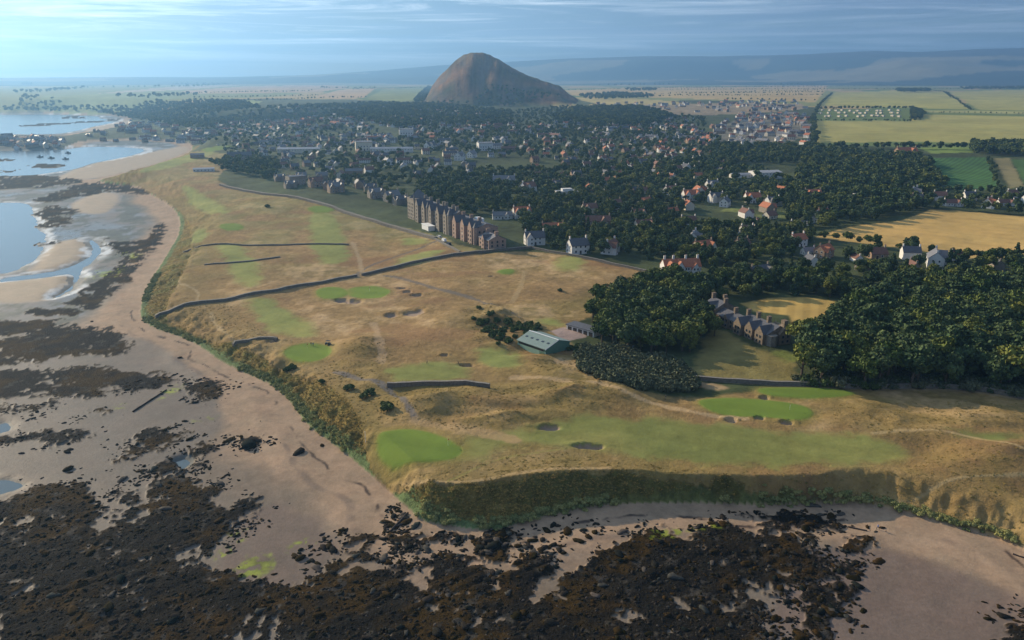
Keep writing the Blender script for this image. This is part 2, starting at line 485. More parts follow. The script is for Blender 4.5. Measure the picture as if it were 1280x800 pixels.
# the law: a steep volcanic hill
LC = PL(600, 119)
LD, LAZ = 2760.0, math.atan2((605 - 640) / FPX, 1.0)
lu = (np.arctan2(X, Y) - LAZ) * LD
lw = D - LD
lpx = np.array([528, 537, 545, 553, 562, 572, 582, 590, 598, 606, 614, 625, 640, 655, 668, 685, 697, 708, 722])
lu_h = [0, 14, 58, 84, 108, 136, 157, 163, 164, 163, 156, 138, 113, 92, 79, 65, 53, 29, 0]
lp = np.interp(lu, (lpx - 605) * 2.905, lu_h)
lf = np.clip(1 - (np.abs(lw) / np.clip(330.0 + 0.25 * lu, 200, 430)) ** 1.7, 0, 1)
law_on = (lp > 0) & (lf > 0)
crag = np.abs(fbm(lu, lw, 75, 71, 5, 0.6))
law_h = lp * lf
law_h = law_h * (1 - 0.2 * crag * sstep(15, 90, np.abs(lw)) * sstep(0, 60, law_h)) + 2.2 * fbm(lu, lw, 30, 73, 4, .6) * sstep(5, 40, law_h)
H = H + np.where(law_on, np.clip(law_h, 0, None), 0)
HG = H.reshape(NR, NA)


def hgt(x, y):
    """height of the ground sheet at world points"""
    x = np.atleast_1d(np.asarray(x, float))
    y = np.atleast_1d(np.asarray(y, float))
    a = np.clip((np.arctan2(x, y) - AZ[0]) / (AZ[1] - AZ[0]), 0, NA - 1.001)
    r = np.clip(np.interp(np.hypot(x, y), DR, np.arange(NR)), 0, NR - 1.001)
    ai, ri = a.astype(int), r.astype(int)
    fa, fr = a - ai, r - ri
    return (HG[ri, ai] * (1 - fa) + HG[ri, ai + 1] * fa) * (1 - fr) + (HG[ri + 1, ai] * (1 - fa) + HG[ri + 1, ai + 1] * fa) * fr


def G(px, py):
    """ground point seen at a pixel of the photograph"""
    z = 9.5
    for _ in range(25):
        x, y = P(px, py, min(z, 95))
        z = 0.5 * z + 0.5 * float(hgt(x, y)[0])
    return Vector((x, y, float(hgt(x, y)[0])))


def px_of(x, y, z):
    """where a world point falls in the photograph (numpy)"""
    dz = z - CAM_H
    c = y * math.cos(PITCH) - dz * math.sin(PITCH)
    u = y * math.sin(PITCH) + dz * math.cos(PITCH)
    return 640 + FPX * x / c, 400 - FPX * u / c


def WG(pix, closed=True):
    """outline read off the photograph -> outline on the finished ground"""
    return [tuple(G(*p)[:2]) for p in pix]


# ------------------------------------------------------------------ ground colours (the stuff's own colour, plus shade darkened into the front bank)
Cc = np.zeros((len(X), 3))
ROUGH = np.full(len(X), 0.95)
ZONE = np.zeros(len(X), int)
ZN = ['ground']
ZLABEL = {'ground': 'dark garden and woodland ground under the town'}


def zone(name, label):
    if name not in ZN:
        ZN.append(name)
        ZLABEL[name] = label
    return ZN.index(name)


def put(mask, color, zid=None, rough=None):
    global Cc
    c = np.asarray(color, float)
    Cc = Cc * (1 - mask[:, None]) + c * mask[:, None]
    if rough is not None:
        ROUGH[:] = ROUGH * (1 - mask) + rough * mask
    if zid is not None:
        ZONE[mask > 0.5] = zid


nA = fbm(X, Y, 120, 101, 4)
nB = fbm(X, Y, 30, 103, 4)
nC = fbm(X, Y, 8, 105, 4, 0.65)
nD = fbm(X, Y, 2.2, 107, 2, 0.65)
one = np.ones(len(X))
put(one, (0.055, 0.07, 0.03))
Cc *= (1 + 0.25 * nB + 0.2 * nC)[:, None]
# countryside beyond the town
TOWN_TOP = W([(-300, 128), (0, 128), (100, 127), (230, 130), (270, 124), (420, 124), (520, 126), (620, 130), (730, 133), (860, 125), (960, 128), (1020, 134), (1016, 180), (1150, 184), (1300, 184), (1500, 184)], None, 0, False)
_, tin = polydist(X, Y, TOWN_TOP + [(900, 100), (-900, 100), (-1500, 1000), (-4000, 2000)])
country = in_land & (~tin) & (D > 700) & (D > 1.2 * 0)
fieldmix = fbm(X * 0.6, Y * 0.25, 420, 111, 2)
put((country * 1.0), (0.20, 0.21, 0.075), zone('countryside', 'patchwork of pale fields beyond the town'))
put(country * sstep(-0.05, 0.05, fieldmix), (0.36, 0.27, 0.12))
put(country * sstep(0.35, 0.42, fieldmix), (0.12, 0.16, 0.05))
FIELDS = [
    ('pale green barley field below the caravans', (0.34, 0.31, 0.10), [(1016, 179), (1020, 151), (1136, 151), (1152, 142.5), (1300, 145), (1400, 147), (1400, 181), (1300, 180), (1150, 177)]),
    ('long pale strip above the hedge line', (0.32, 0.31, 0.12), [(1140, 137), (1240, 139.5), (1400, 141), (1400, 144), (1280, 142), (1152, 140)]),
    ('yellow green field behind the caravan hedge', (0.33, 0.31, 0.09), [(1030, 132), (1042, 116), (1130, 112.5), (1180, 115), (1215, 137), (1130, 134)]),
    ('yellow green field at the right edge of the plain', (0.33, 0.31, 0.10), [(1186, 115), (1280, 112), (1400, 112), (1400, 139), (1225, 138)]),
    ('golden stubble field with tractor lines', (0.44, 0.29, 0.10), [(1018, 296), (1062, 284), (1120, 277), (1150, 268), (1162, 262), (1215, 265), (1290, 271), (1400, 278), (1400, 322), (1290, 319), (1205, 324), (1130, 311), (1060, 303)]),
    ('dark green ploughed crop field', (0.055, 0.12, 0.035), [(1138, 198), (1235, 197), (1249, 237), (1186, 236), (1172, 220), (1166, 206)]),
    ('bright green paddock by the red house', (0.16, 0.22, 0.05), [(1148, 185), (1215, 183.5), (1216, 191), (1165, 192)]),
    ('brown fallow strip beside the crop', (0.22, 0.19, 0.09), [(1242, 198), (1262, 198), (1280, 233), (1262, 236)]),
    ('green crop strip at the right edge', (0.07, 0.13, 0.035), [(1264, 199), (1400, 200), (1400, 234), (1281, 230)]),
    ('golden mown lawn behind the stone mansion', (0.36, 0.25, 0.08), [(925, 379), (960, 372), (1000, 371), (1045, 376), (1038, 388), (1018, 410), (996, 414), (985, 395), (940, 388)]),
    ('gold wheat field right of the law', (0.42, 0.30, 0.12), [(705, 113), (800, 109), (900, 109), (1035, 106.5), (1030, 115), (1020, 127), (900, 125), (800, 121), (720, 120)]),
    ('ochre field behind the housing estate', (0.36, 0.29, 0.11), [(720, 122), (790, 123), (850, 127), (880, 131), (740, 136), (690, 134)]),
    ('tan ploughed field on the left plain', (0.40, 0.27, 0.15), [(225, 114), (300, 108), (410, 106), (440, 109), (400, 115), (300, 117), (240, 117)]),
    ('pink stubble field near the law', (0.42, 0.28, 0.14), [(392, 121), (425, 112), (470, 110), (455, 122), (420, 124)]),
    ('green pasture beside the law', (0.20, 0.22, 0.07), [(458, 123), (478, 112), (530, 108), (528, 124), (500, 128)]),
    ('green pasture on the far left coast', (0.20, 0.24, 0.10), [(30, 134), (60, 118), (130, 116), (200, 118), (240, 122), (160, 128), (120, 133)]),
    ('small green sports field in the town', (0.22, 0.26, 0.09), [(292, 131), (312, 126), (328, 127), (320, 132), (300, 133)]),
    ('pale stubble strip on the far left plain', (0.38, 0.31, 0.2), [(120, 117), (230, 107), (300, 104), (400, 103), (300, 107), (220, 113)]),
    ('pink harvested field on the skyline', (0.50, 0.33, 0.24), [(860, 106), (900, 103.5), (1140, 102.5), (1140, 105), (1040, 106)]),
]
fin = np.full(X.shape, -1e3)
for lab, colr, pp in FIELDS:
    s = sdf(X, Y, W(pp, None, 0), 60)
    tex = (1 + 0.10 * nB + 0.12 * nA)[:, None]
    m = sstep(-1, 1, s / np.clip(D / 600, 1, 9) + 0.6 * nC)
    zid = zone('farm_field.%d' % len(ZN), lab)
    put(m, colr, zid)
    fin = np.maximum(fin, s)
    Cc = np.where((m > .5)[:, None], Cc * tex, Cc)
# faint drill lines and tractor lines of the fields
drill = 0.5 + 0.5 * np.sin((X * 0.45 + Y * 0.9) * 2 * np.pi / 14.0)
gold = ZONE == zone('farm_field.%d' % (ZN.index('countryside') + 5), '')
Cc = np.where(gold[:, None], Cc * (0.97 + 0.12 * (drill > 0.06))[:, None] * (1 + .06 * nC)[:, None], Cc)
lawnz = ZONE == (ZN.index('countryside') + 10)
mow = np.sin((X * 0.9 - Y * 0.35) * 2 * np.pi / 7.0)
Cc = np.where(lawnz[:, None], Cc * (1 + 0.10 * np.tanh(3 * mow))[:, None], Cc)
cropz = ZONE == (ZN.index('countryside') + 6)
rows = np.sin((X * 0.97 - Y * 0.2) * 2 * np.pi / 5.5)
Cc = np.where(cropz[:, None], Cc * (1 + 0.30 * rows + .12 * nB)[:, None], Cc)

ESTATE = [([(888, 180), (884, 168), (930, 144), (1008, 144), (1008, 180)], (0.17, 0.155, 0.12)), ([(744, 131), (1000, 127), (1012, 138), (900, 144), (760, 142)], (0.26, 0.20, 0.13)),
          ([(885, 405), (905, 412), (962, 440), (992, 446), (1004, 476), (940, 478), (872, 472), (866, 450)], (0.20, 0.165, 0.06)), ([(968, 436), (996, 442), (1000, 452), (960, 446)], (0.17, 0.2, 0.05)),
          ([(500, 279), (540, 291), (575, 304), (600, 315), (560, 312), (545, 297), (512, 285)], (0.24, 0.20, 0.08)), ([(940, 268), (1000, 262), (1010, 272), (950, 276)], (0.13, 0.15, 0.05)),
          ([(900, 262), (930, 258), (935, 263), (905, 266)], (0.18, 0.2, 0.06)), ([(780, 300), (760, 318), (735, 318), (745, 310)], (0.17, 0.17, 0.06))]
for pp, colr in ESTATE:
    put(sstep(-2, 2, sdf(X, Y, W(pp, None, 1), 40) + 3 * nC) * 0.9, np.array(colr) * (1 + 0.2 * nC + .15 * nB)[:, None])
put(sstep(-10, 10, sdf(X, Y, W([(-700, 171), (40, 171), (84, 172.5), (78, 185), (45, 187), (-700, 188)], 2.0, 0))) * 0.8 * in_land, np.array((0.075, 0.07, 0.06)) * (1 + .3 * nB)[:, None])
# the golf links
LINKS_PX = [(238, 183), (300, 190), (300, 200), (270, 212), (275, 225), (330, 238), (380, 248), (430, 262), (470, 275), (512, 285), (545, 297), (560, 310), (600, 318), (665, 312),
            (735, 325), (800, 338), (832, 346), (800, 368), (742, 392), (722, 402), (700, 420), (722, 440), (730, 462), (752, 484), (800, 494), (868, 498), (960, 486), (1120, 486), (1230, 484),
            (1300, 496), (1420, 520)]
links_poly = W(LINKS_PX, None, 1, False) + [(900, 120)] + [tuple(p) for p in toe[::-1]]
s_links = sdf(X, Y, links_poly, 40)
m_links = sstep(-1.5, 1.5, s_links + nC * 1.5) * (in_land)
z_links = zone('golf_links', 'tawny dry rough of the seaside golf links')
rough_a, rough_b, rough_c = np.array((0.275, 0.18, 0.078)), np.array((0.225, 0.165, 0.06)), np.array((0.37, 0.255, 0.135))
ta = sstep(-0.5, 0.5, nA + 0.6 * nB)[:, None]
lc = rough_a * (1 - ta) + rough_b * ta
tb = (0.85 * sstep(0.0, 0.75, nB * 0.6 + nC * 0.5))[:, None]
lc = lc * (1 - tb) + rough_c * tb
lc = lc * (1 + 0.18 * nC + 0.16 * nD + 0.10 * nB)[:, None]
patch = sstep(0.25, 0.6, fbm(X * 0.8, Y * 1.2, 48, 151, 4, .6))[:, None]
lc = lc * (1 - 0.6 * patch) + np.array((0.235, 0.135, 0.065)) * 0.6 * patch
put(m_links, lc, z_links)
put(m_links * 0.5 * sstep(420, 600, D) * sstep(-40, -120, X) * sstep(-.5, .5, nB), (0.19, 0.185, 0.065))
# coarse olive rough on the hummocks and near the coast
coarse = np.clip(hum * 0.6 + sstep(45, 10, sd_crest) * 0.75, 0, 1) * (sd_crest > -1e3) * m_links
put(coarse * (0.55 + 0.4 * np.clip(nC, -1, 1)), (0.21, 0.15, 0.05))
fz = zone('fairway', 'mown olive green fairways of the links')
mf = sstep(-3, 4, fai + 3 * nC) * m_links
stripe = np.tanh(3 * np.sin((X * 0.35 + Y) * 2 * np.pi / 11))
fcol = np.array((0.215, 0.235, 0.07)) * (1 + 0.045 * stripe * sstep(450, 250, D) + 0.12 * nB + 0.10 * nC + 0.05 * nD)[:, None] + np.clip(nB, 0, 1)[:, None] * np.array((0.05, 0.02, 0.01))
fcol = fcol * (1 - 0.2 * sstep(300, 240, D))[:, None]
put(mf * 0.95, fcol, fz)
for gi, pp in enumerate(GREENS_PX):
    s = sdf(X, Y, W(pp, 9.5), 30)
    gz = zone('putting_green.%d' % gi, 'smooth bright green of the links')
    put(sstep(-5, 1, s + .8 * nC) * 0.6, (0.22, 0.19, 0.05))
    put(sstep(-1.0, 0.8, s + 0.5 * nC), np.array((0.135, 0.195, 0.034)) * (1 + 0.10 * nB + 0.05 * nC + 0.04 * stripe)[:, None], gz)
put(sstep(0.35, 0.7, bunk), (0.30, 0.22, 0.16), zone('bunker', 'turf faced sand bunkers on the links'))
# worn trampled ground and paths
PATHS = [([(500, 590), (530, 603), (560, 607), (600, 604), (640, 596), (690, 591), (760, 588)], 0.8, (0.40, 0.28, 0.14)),
         ([(1050, 602), (1100, 607), (1165, 609), (1200, 602), (1250, 600), (1300, 601)], 0.6, (0.38, 0.28, 0.14)),
         ([(232, 307), (225, 320), (221, 340), (224, 348), (214, 360)], 1.1, (0.36, 0.27, 0.15)),
         ([(222, 349), (250, 360), (245, 372)], 0.8, (0.36, 0.27, 0.15)),
         ([(262, 385), (268, 398), (285, 412), (293, 420)], 0.8, (0.38, 0.28, 0.15)),
         ([(480, 342), (495, 344), (530, 355), (560, 366), (590, 375), (620, 388), (650, 404)], 1.6, (0.13, 0.12, 0.11)),
         ([(545, 302), (500, 318), (470, 326), (446, 338), (447, 342)], 1.2, (0.12, 0.11, 0.10)),
         ([(440, 300), (448, 318), (452, 336)], 1.6, (0.36, 0.27, 0.16)),
         ([(420, 462), (450, 472), (480, 480), (498, 500), (520, 527)], 1.4, (0.13, 0.125, 0.13)),
         ([(700, 455), (760, 470), (830, 478), (868, 480), (900, 486)], 3.0, (0.40, 0.28, 0.16)),
         ([(640, 475), (690, 478), (750, 490), (800, 505), (840, 512), (880, 522), (930, 526)], 1.5, (0.44, 0.31, 0.17)),
         ([(868, 474), (930, 480), (1000, 484), (1080, 487), (1180, 487), (1230, 490), (1300, 505)], 1.2, (0.34, 0.26, 0.16)),
         ([(520, 528), (560, 535), (600, 545), (640, 550)], 2.4, (0.38, 0.26, 0.13)),
         ([(466, 403), (472, 415), (470, 425), (478, 440), (476, 455)], 1.6, (0.37, 0.26, 0.15)),
         ([(300, 360), (350, 362), (400, 350)], 1.2, (0.33, 0.25, 0.12)),
         ([(655, 340), (652, 360), (640, 380)], 1.2, (0.33, 0.24, 0.12)),
         ([(1090, 545), (1150, 545), (1180, 548), (1220, 556), (1290, 580)], 1.0, (0.42, 0.30, 0.15)),
         ([(560, 605), (620, 575), (700, 565), (720, 560)], .5, (0.26, .22, .07))]
for pp, wd, colr in PATHS:
    pw = W(pp, 9.5, 2, False)
    lo, hi = np.min(pw, 0) - 12, np.max(pw, 0) + 12
    m = (X > lo[0]) & (X < hi[0]) & (Y > lo[1]) & (Y < hi[1])
    dd = np.full(X.shape, 1e3)
    dd[m] = polydist(X[m], Y[m], pw, False)[0]
    put(sstep(wd * 1.25, wd * 0.55, dd + 0.7 * wd * nC) * 0.75, colr)
YARD = W([(688, 418), (705, 412), (735, 420), (732, 424), (712, 428), (700, 426)], 9.5, 0)
put(sstep(-.5, .5, sdf(X, Y, YARD)), (0.33, 0.25, 0.22), zone('gravel_yard', 'pinkish gravel yard beside the green shed'))

# dune bank
z_bank = zone('dune_bank', 'scrubby marram bank falling from the links to the beach')
m_bank = (in_land & (tt < 0.99) & (sd_crest < 1.5 * wob) & (D < 1500)) * 1.0
bl = sstep(-0.4, 0.6, nC + 0.5 * nB)[:, None]
bcol = np.array((0.21, 0.15, 0.045)) * (1 - bl) + np.array((0.15, 0.135, 0.04)) * bl
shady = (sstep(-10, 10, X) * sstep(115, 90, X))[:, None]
bcol = bcol * (1 - 0.75 * shady) + np.array((0.105, 0.11, 0.035)) * 0.75 * shady  # greener tussock cover, with the cliff's shade mixed into the colour
bcol *= (1 + 0.3 * nD)[:, None]
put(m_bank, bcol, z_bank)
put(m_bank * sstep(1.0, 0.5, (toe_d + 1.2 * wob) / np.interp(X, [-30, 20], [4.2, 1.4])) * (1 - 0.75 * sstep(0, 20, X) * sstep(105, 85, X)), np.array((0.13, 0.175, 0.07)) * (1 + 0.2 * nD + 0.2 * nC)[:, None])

# the shore
z_sand = zone('sand_beach', 'pinkish tan sand beach at low tide')
dry = np.array((0.315, 0.222, 0.15))
damp = np.array((0.18, 0.142, 0.108))
wetf = sstep(14, 34, seaward + 8 * wob2 + 3 * wob)[:, None]
sc_ = dry * (1 - wetf) + damp * wetf
sc_ = sc_ * (1 + 0.09 * nC + 0.10 * nD + 0.07 * nB)[:, None]
m_sand = (~in_land) * 1.0
put(m_sand, sc_, z_sand, 0.8)
put(m_sand * sstep(30, 60, seaward + 12 * wob2) * 0.6, (0.17, 0.145, 0.12), None, 0.5)
wetter = m_sand * sstep(0.1, 0.8, fbm(X * 0.5 + Y * 0.2, Y, 22, 121, 3)) * sstep(40, 70, seaward)
put(wetter * 0.6, (0.13, 0.12, 0.11), None, 0.22)
flats = m_sand * sstep(310, 400, D) * sstep(14, 34, seaward + 6 * wob2)
put(flats * (0.4 + 0.5 * np.clip(nB + .3, 0, 1)), (0.15, 0.14, 0.125), None, 0.22)
mott = fbm(X, Y * 0.55, 16, 125, 4, 0.6)
put(flats * sstep(-0.25, 0.2, mott + 0.35 * nC) * 0.9 * (bank < -4), np.array((0.065, 0.068, 0.045)) * (1 + 0.35 * nC + .2 * nD)[:, None], None, 0.5)
put(m_sand * sstep(-4, 3, bank + 2 * wob), (0.34, 0.27, 0.195), None, 0.7)
DAMP = [([(270, 700), (296, 660), (330, 628), (366, 632), (398, 650), (412, 672), (424, 690), (400, 716), (345, 742), (300, 722)], (0.15, 0.112, 0.09)),
        ([(950, 830), (962, 770), (990, 720), (1010, 690), (1090, 684), (1130, 690), (1200, 716), (1290, 752), (1400, 800), (1400, 900)], (0.165, 0.122, 0.10)),
        ([(-60, 600), (0, 590), (100, 596), (150, 612), (190, 590), (240, 560), (285, 535), (275, 512), (262, 478), (225, 450), (185, 425), (110, 412), (-60, 400)], (0.135, 0.115, 0.097))]
for pp, colr in DAMP:
    put(m_sand * sstep(-2.5, 2.5, sdf(X, Y, W(pp, 1.5), 30) + 1.2 * wob) * 0.85, np.array(colr) * (1 + 0.08 * nC + 0.06 * nD + .05 * nB)[:, None], None, 0.6)
# ripples of the tide line, wrack lines
wr = np.abs(seaward - 7 - 4 * wob2 - 1.2 * wob)
put(m_sand * sstep(0.9, 0.2, wr) * sstep(-0.1, 0.5, fbm(X, Y, 7, 127, 3)) * (D < 450), (0.07, 0.05, 0.04))
wr2 = np.abs(seaward - 14 - 5 * wob2)
put(m_sand * sstep(1.6, 0.4, wr2) * sstep(0.1, 0.7, fbm(X, Y, 12, 129, 3)) * 0.5 * (D < 450), (0.13, 0.10, 0.085))
z_reef = zone('rocky_foreshore', 'dark seaweed covered rocks of the foreshore')
weed = sstep(-0.2, 0.5, fbm(X, Y, 14, 131, 4, .6))[:, None]
rcol = np.array((0.017, 0.0155, 0.013)) * (1 - weed) + np.array((0.044, 0.028, 0.010)) * weed
bare = sstep(0.55, 0.9, fbm(X, Y, 3.2, 133, 3, .6))[:, None]
rcol = rcol * (1 - bare) + np.array((0.05, 0.046, 0.04)) * bare
put(reefm * ~in_land, rcol, z_reef, 0.75)
ALGAE = [[(268, 690), (280, 668), (300, 660), (302, 672), (280, 700), (266, 702)], [(290, 712), (312, 692), (345, 690), (352, 708), (330, 722), (300, 724)], [(352, 690), (375, 676), (396, 673), (396, 682), (370, 690)],
         [(815, 672), (832, 664), (860, 660), (900, 662), (915, 664), (870, 668), (836, 676), (815, 684)], [(105, 345), (125, 338), (150, 335), (145, 345), (115, 350)], [(150, 318), (172, 314), (178, 322), (158, 325)],
         [(195, 500), (215, 486), (226, 482), (222, 492), (200, 502)], [(130, 510), (150, 506), (160, 510), (140, 514)], [(245, 525), (262, 522), (270, 527), (252, 528)]]
alg = np.full(X.shape, -1e3)
for pp in ALGAE:
    alg = np.maximum(alg, sdf(X, Y, W(pp, 1.0), 20))
am = sstep(-1.5, 2.0, alg / dscale + 2.0 * nC + 0.8 * nD) * sstep(0.0, 0.5, sp2 + 0.8 * sp1 + 0.15) * ~in_land
put(am * 0.85, np.array((0.17, 0.20, 0.025)) * (1 + 0.4 * nD + .3 * sp2)[:, None])
put((wl > 0.3) * (~in_land) * (1 - reefm) * 1.0, (0.12, 0.12, 0.11))
surf = m_sand * (D > 360) * (reefm < .4) * sstep(1.7, 0.3, np.abs((water + wob * 1.6) / dscale + 1.6 + 1.2 * nC))
put(surf * sstep(-.2, .5, nB + .3) * 0.85, (0.6, 0.62, 0.63), None, 0.5)

# the law
lawm = law_on & (law_h > 6)
lt = sstep(-0.4, 0.5, fbm(lu, lw + law_h * 2, 120, 141, 4))[:, None]
lcol = np.array((0.18, 0.098, 0.048)) * (1 - lt) + np.array((0.085, 0.072, 0.034)) * lt
lcol = lcol * (1 + 0.45 * fbm(lu, lw, 34, 143, 5, .65) + 0.25 * fbm(lu, lw, 9, 145, 2))[:, None]
gor = sstep(0.25, 0.5, fbm(lu, lw * 0.6, 60, 147, 4, .6)) * sstep(120, 40, law_h)
put(lawm * 1.0, lcol, zone('hill', 'steep conical volcanic hill rising over the town'))
put(lawm * gor * 0.7, (0.05, 0.065, 0.03))
put(lawm * sstep(0.4, 0.8, crag) * 0.8, (0.13, 0.11, 0.095))
ROUGH = np.clip(ROUGH, 0.05, 1)
Cc = np.clip(Cc, 0.004, 0.8)


# ------------------------------------------------------------------ materials
MATS = {}


def mat(name, color=(0.5, 0.5, 0.5), rough=0.85, var=0.12, vscale=1.5, spec=0.3, metal=0.0, island=0.0, objvar=0.0, bump=0.0, bscale=4.0, stretch=(1, 1, 1)):
    m = bpy.data.materials.new(name)
    m.use_nodes = True
    t = NT(m.node_tree)
    tcn = t.n('ShaderNodeTexCoord')
    v = t.mapping(tcn.outputs['Object'], stretch)
    nz = t.noise(v, vscale, 5, 0.65)
    c = t.mix(1.0, (*color,), t.ramp(nz, [(0.3, 1 - var), (0.7, 1 + var)]), 'MULTIPLY')
    if island:
        g = t.n('ShaderNodeNewGeometry')
        c = t.mix(1.0, c, t.ramp(g.outputs['Random Per Island'], [(0, 1 - island), (1, 1 + island)]), 'MULTIPLY')
    if objvar:
        oi = t.n('ShaderNodeObjectInfo')
        lo = tuple(1 - objvar * k for k in (1.2, 0.8, 0.9))
        hi = tuple(1 + objvar * k for k in (1.3, 0.8, 0.5))
        c = t.mix(1.0, c, t.ramp(oi.outputs['Random'], [(0, lo), (1, hi)]), 'MULTIPLY')
    b = t.n('ShaderNodeBsdfPrincipled', ins={'Base Color': c, 'Roughness': rough, 'Metallic': metal, 'Specular IOR Level': spec})
    if bump:
        bn = t.n('ShaderNodeBump', ins={'Strength': bump, 'Distance': 0.1, 'Height': t.noise(v, bscale, 4, 0.7)})
        t.link(bn.outputs[0], b.inputs['Normal'])
    o = t.n('ShaderNodeOutputMaterial')
    t.link(b.outputs[0], o.inputs[0])
    MATS[name] = m
    return m


def ground_mat(name, fine, finevar, bump_s, bump_d, patch=30.0, spec=0.2, stretch=(1, 1, 1)):
    m = bpy.data.materials.new(name)
    m.use_nodes = True
    t = NT(m.node_tree)
    at = t.n('ShaderNodeVertexColor', layer_name='Col')
    ra = t.n('ShaderNodeAttribute', attribute_name='Rgh')
    tcn = t.n('ShaderNodeTexCoord')
    v = t.mapping(tcn.outputs['Object'], stretch)
    n_f = t.noise(v, fine, 6, 0.7)
    n_p = t.noise(v, 1.0 / patch, 5, 0.6)
    c = t.mix(1.0, at.outputs[0], t.ramp(n_f, [(0.25, 1 - finevar), (0.75, 1 + finevar)]), 'MULTIPLY')
    c = t.mix(1.0, c, t.ramp(n_p, [(0.3, (0.90, 0.93, 0.92)), (0.7, (1.12, 1.07, 1.03))]), 'MULTIPLY')
    b = t.n('ShaderNodeBsdfPrincipled', ins={'Base Color': c, 'Roughness': ra.outputs['Fac'], 'Specular IOR Level': spec})
    hb = t.noise(v, bump_s, 5, 0.72)
    bn = t.n('ShaderNodeBump', ins={'Strength': 1.0, 'Distance': bump_d, 'Height': hb})
    t.link(bn.outputs[0], b.inputs['Normal'])
    o = t.n('ShaderNodeOutputMaterial')
    t.link(b.outputs[0], o.inputs[0])
    return m


GM = {
    'sand_beach': ground_mat('beach_sand', 1.1, 0.16, 0.9, 0.13, 9, 0.10),
    'rocky_foreshore': ground_mat('weedy_rock', 1.3, 0.5, 1.1, 0.8, 10, 0.02),
    'dune_bank': ground_mat('dune_scrub', 0.8, 0.40, 0.8, 1.3, 14, 0.1),
    'golf_links': ground_mat('dry_rough', 0.55, 0.20, 0.45, 0.55, 24, 0.1),
    'fairway': ground_mat('mown_fairway', 0.6, 0.10, 0.35, 0.25, 20, 0.1),
    'putting_green': ground_mat('mown_green', 0.8, 0.06, 0.3, 0.08, 12, 0.1),
    'bunker': ground_mat('bunker_sand', 0.9, 0.10, 0.9, 0.15, 12, 0.2),
    'hill': ground_mat('hill_turf', 0.035, 0.30, 0.03, 9.0, 160, 0.1),
    'farm_field': ground_mat('field_crop', 0.09, 0.10, 0.25, 0.25, 90, 0.1),
    'other': ground_mat('garden_ground', 0.12, 0.25, 0.3, 0.6, 40, 0.1),
}


ORD = 'first second third fourth fifth sixth seventh eighth ninth tenth eleventh twelfth thirteenth fourteenth fifteenth sixteenth seventeenth eighteenth nineteenth twentieth'.split()


def by_rows(ids, xs, ds, per=12):
    """order things seen on the ground: rows from the front, each counted from the left"""
    out = {}
    o_ = sorted(ids, key=lambda i: ds[i])
    per = max(per, -(-len(o_) // 20))
    for r_ in range(0, len(o_), per):
        for c_, i in enumerate(sorted(o_[r_:r_ + per], key=lambda i: xs[i])):
            out[i] = (ORD[c_], ORD[r_ // per])
    return out


def tag(o, label=None, cat=None, group=None, kind=None):
    if label:
        o['label'] = label
    if cat:
        o['category'] = cat
    if group:
        o['group'] = group
    if kind:
        o['kind'] = kind
    return o


def new_mesh(name, V, F, mats=(), midx=None, smooth=False):
    me = bpy.data.meshes.new(name)
    V = np.asarray(V, np.float32)
    if isinstance(F, np.ndarray):
        n, k = F.shape
        me.vertices.add(len(V))
        me.vertices.foreach_set('co', V.ravel())
        me.loops.add(n * k)
        me.loops.foreach_set('vertex_index', F.astype(np.int32).ravel())
        me.polygons.add(n)
        me.polygons.foreach_set('loop_start', np.arange(0, n * k, k, dtype=np.int32))
        me.polygons.foreach_set('loop_total', np.full(n, k, np.int32))
        me.update(calc_edges=True)
    else:
        me.from_pydata([tuple(v) for v in V], [], F)
    for m in mats:
        me.materials.append(m)
    if midx is not None:
        me.polygons.foreach_set('material_index', np.asarray(midx, np.int32))
    if smooth:
        me.polygons.foreach_set('use_smooth', np.ones(len(me.polygons), bool))
    me.update()
    return me


def obj(name, me, parent=None, loc=(0, 0, 0), rot=0.0, scale=None):
    o = bpy.data.objects.new(name, me)
    COL.objects.link(o)
    o.parent = parent
    o.location = loc
    o.rotation_euler = (0, 0, rot)
    if scale is not None:
        o.scale = scale if hasattr(scale, '__len__') else (scale,) * 3
    return o


def struct(name, me, label, cat=None):
    o = obj(name, me)
    tag(o, label, cat, None, 'structure')
    return o


# split the sheet by what covers it
idx = np.arange(NR * NA).reshape(NR, NA)
QF = np.stack([idx[:-1, :-1], idx[:-1, 1:], idx[1:, 1:], idx[1:, :-1]], -1).reshape(-1, 4)
fz_ = ZONE[QF]
FZ = np.max(np.where(fz_[:, :1] == fz_, fz_, fz_[:, :1]), 1)
XYZ = np.stack([X, Y, H], -1)
for zi, zn in enumerate(ZN):
    sel = QF[FZ == zi]
    if len(sel) == 0:
        continue
    used, inv = np.unique(sel, return_inverse=True)
    base = zn.split('.')[0]
    me = new_mesh(base, XYZ[used], inv.reshape(-1, 4), [GM.get(base, GM['other'])], None, True)
    ca = me.color_attributes.new('Col', 'FLOAT_COLOR', 'POINT')
    ca.data.foreach_set('color', np.concatenate([Cc[used], np.ones((len(used), 1))], 1).astype(np.float32).ravel())
    ra = me.attributes.new('Rgh', 'FLOAT', 'POINT')
    ra.data.foreach_set('value', ROUGH[used].astype(np.float32))
    struct(base, me, ZLABEL[zn])

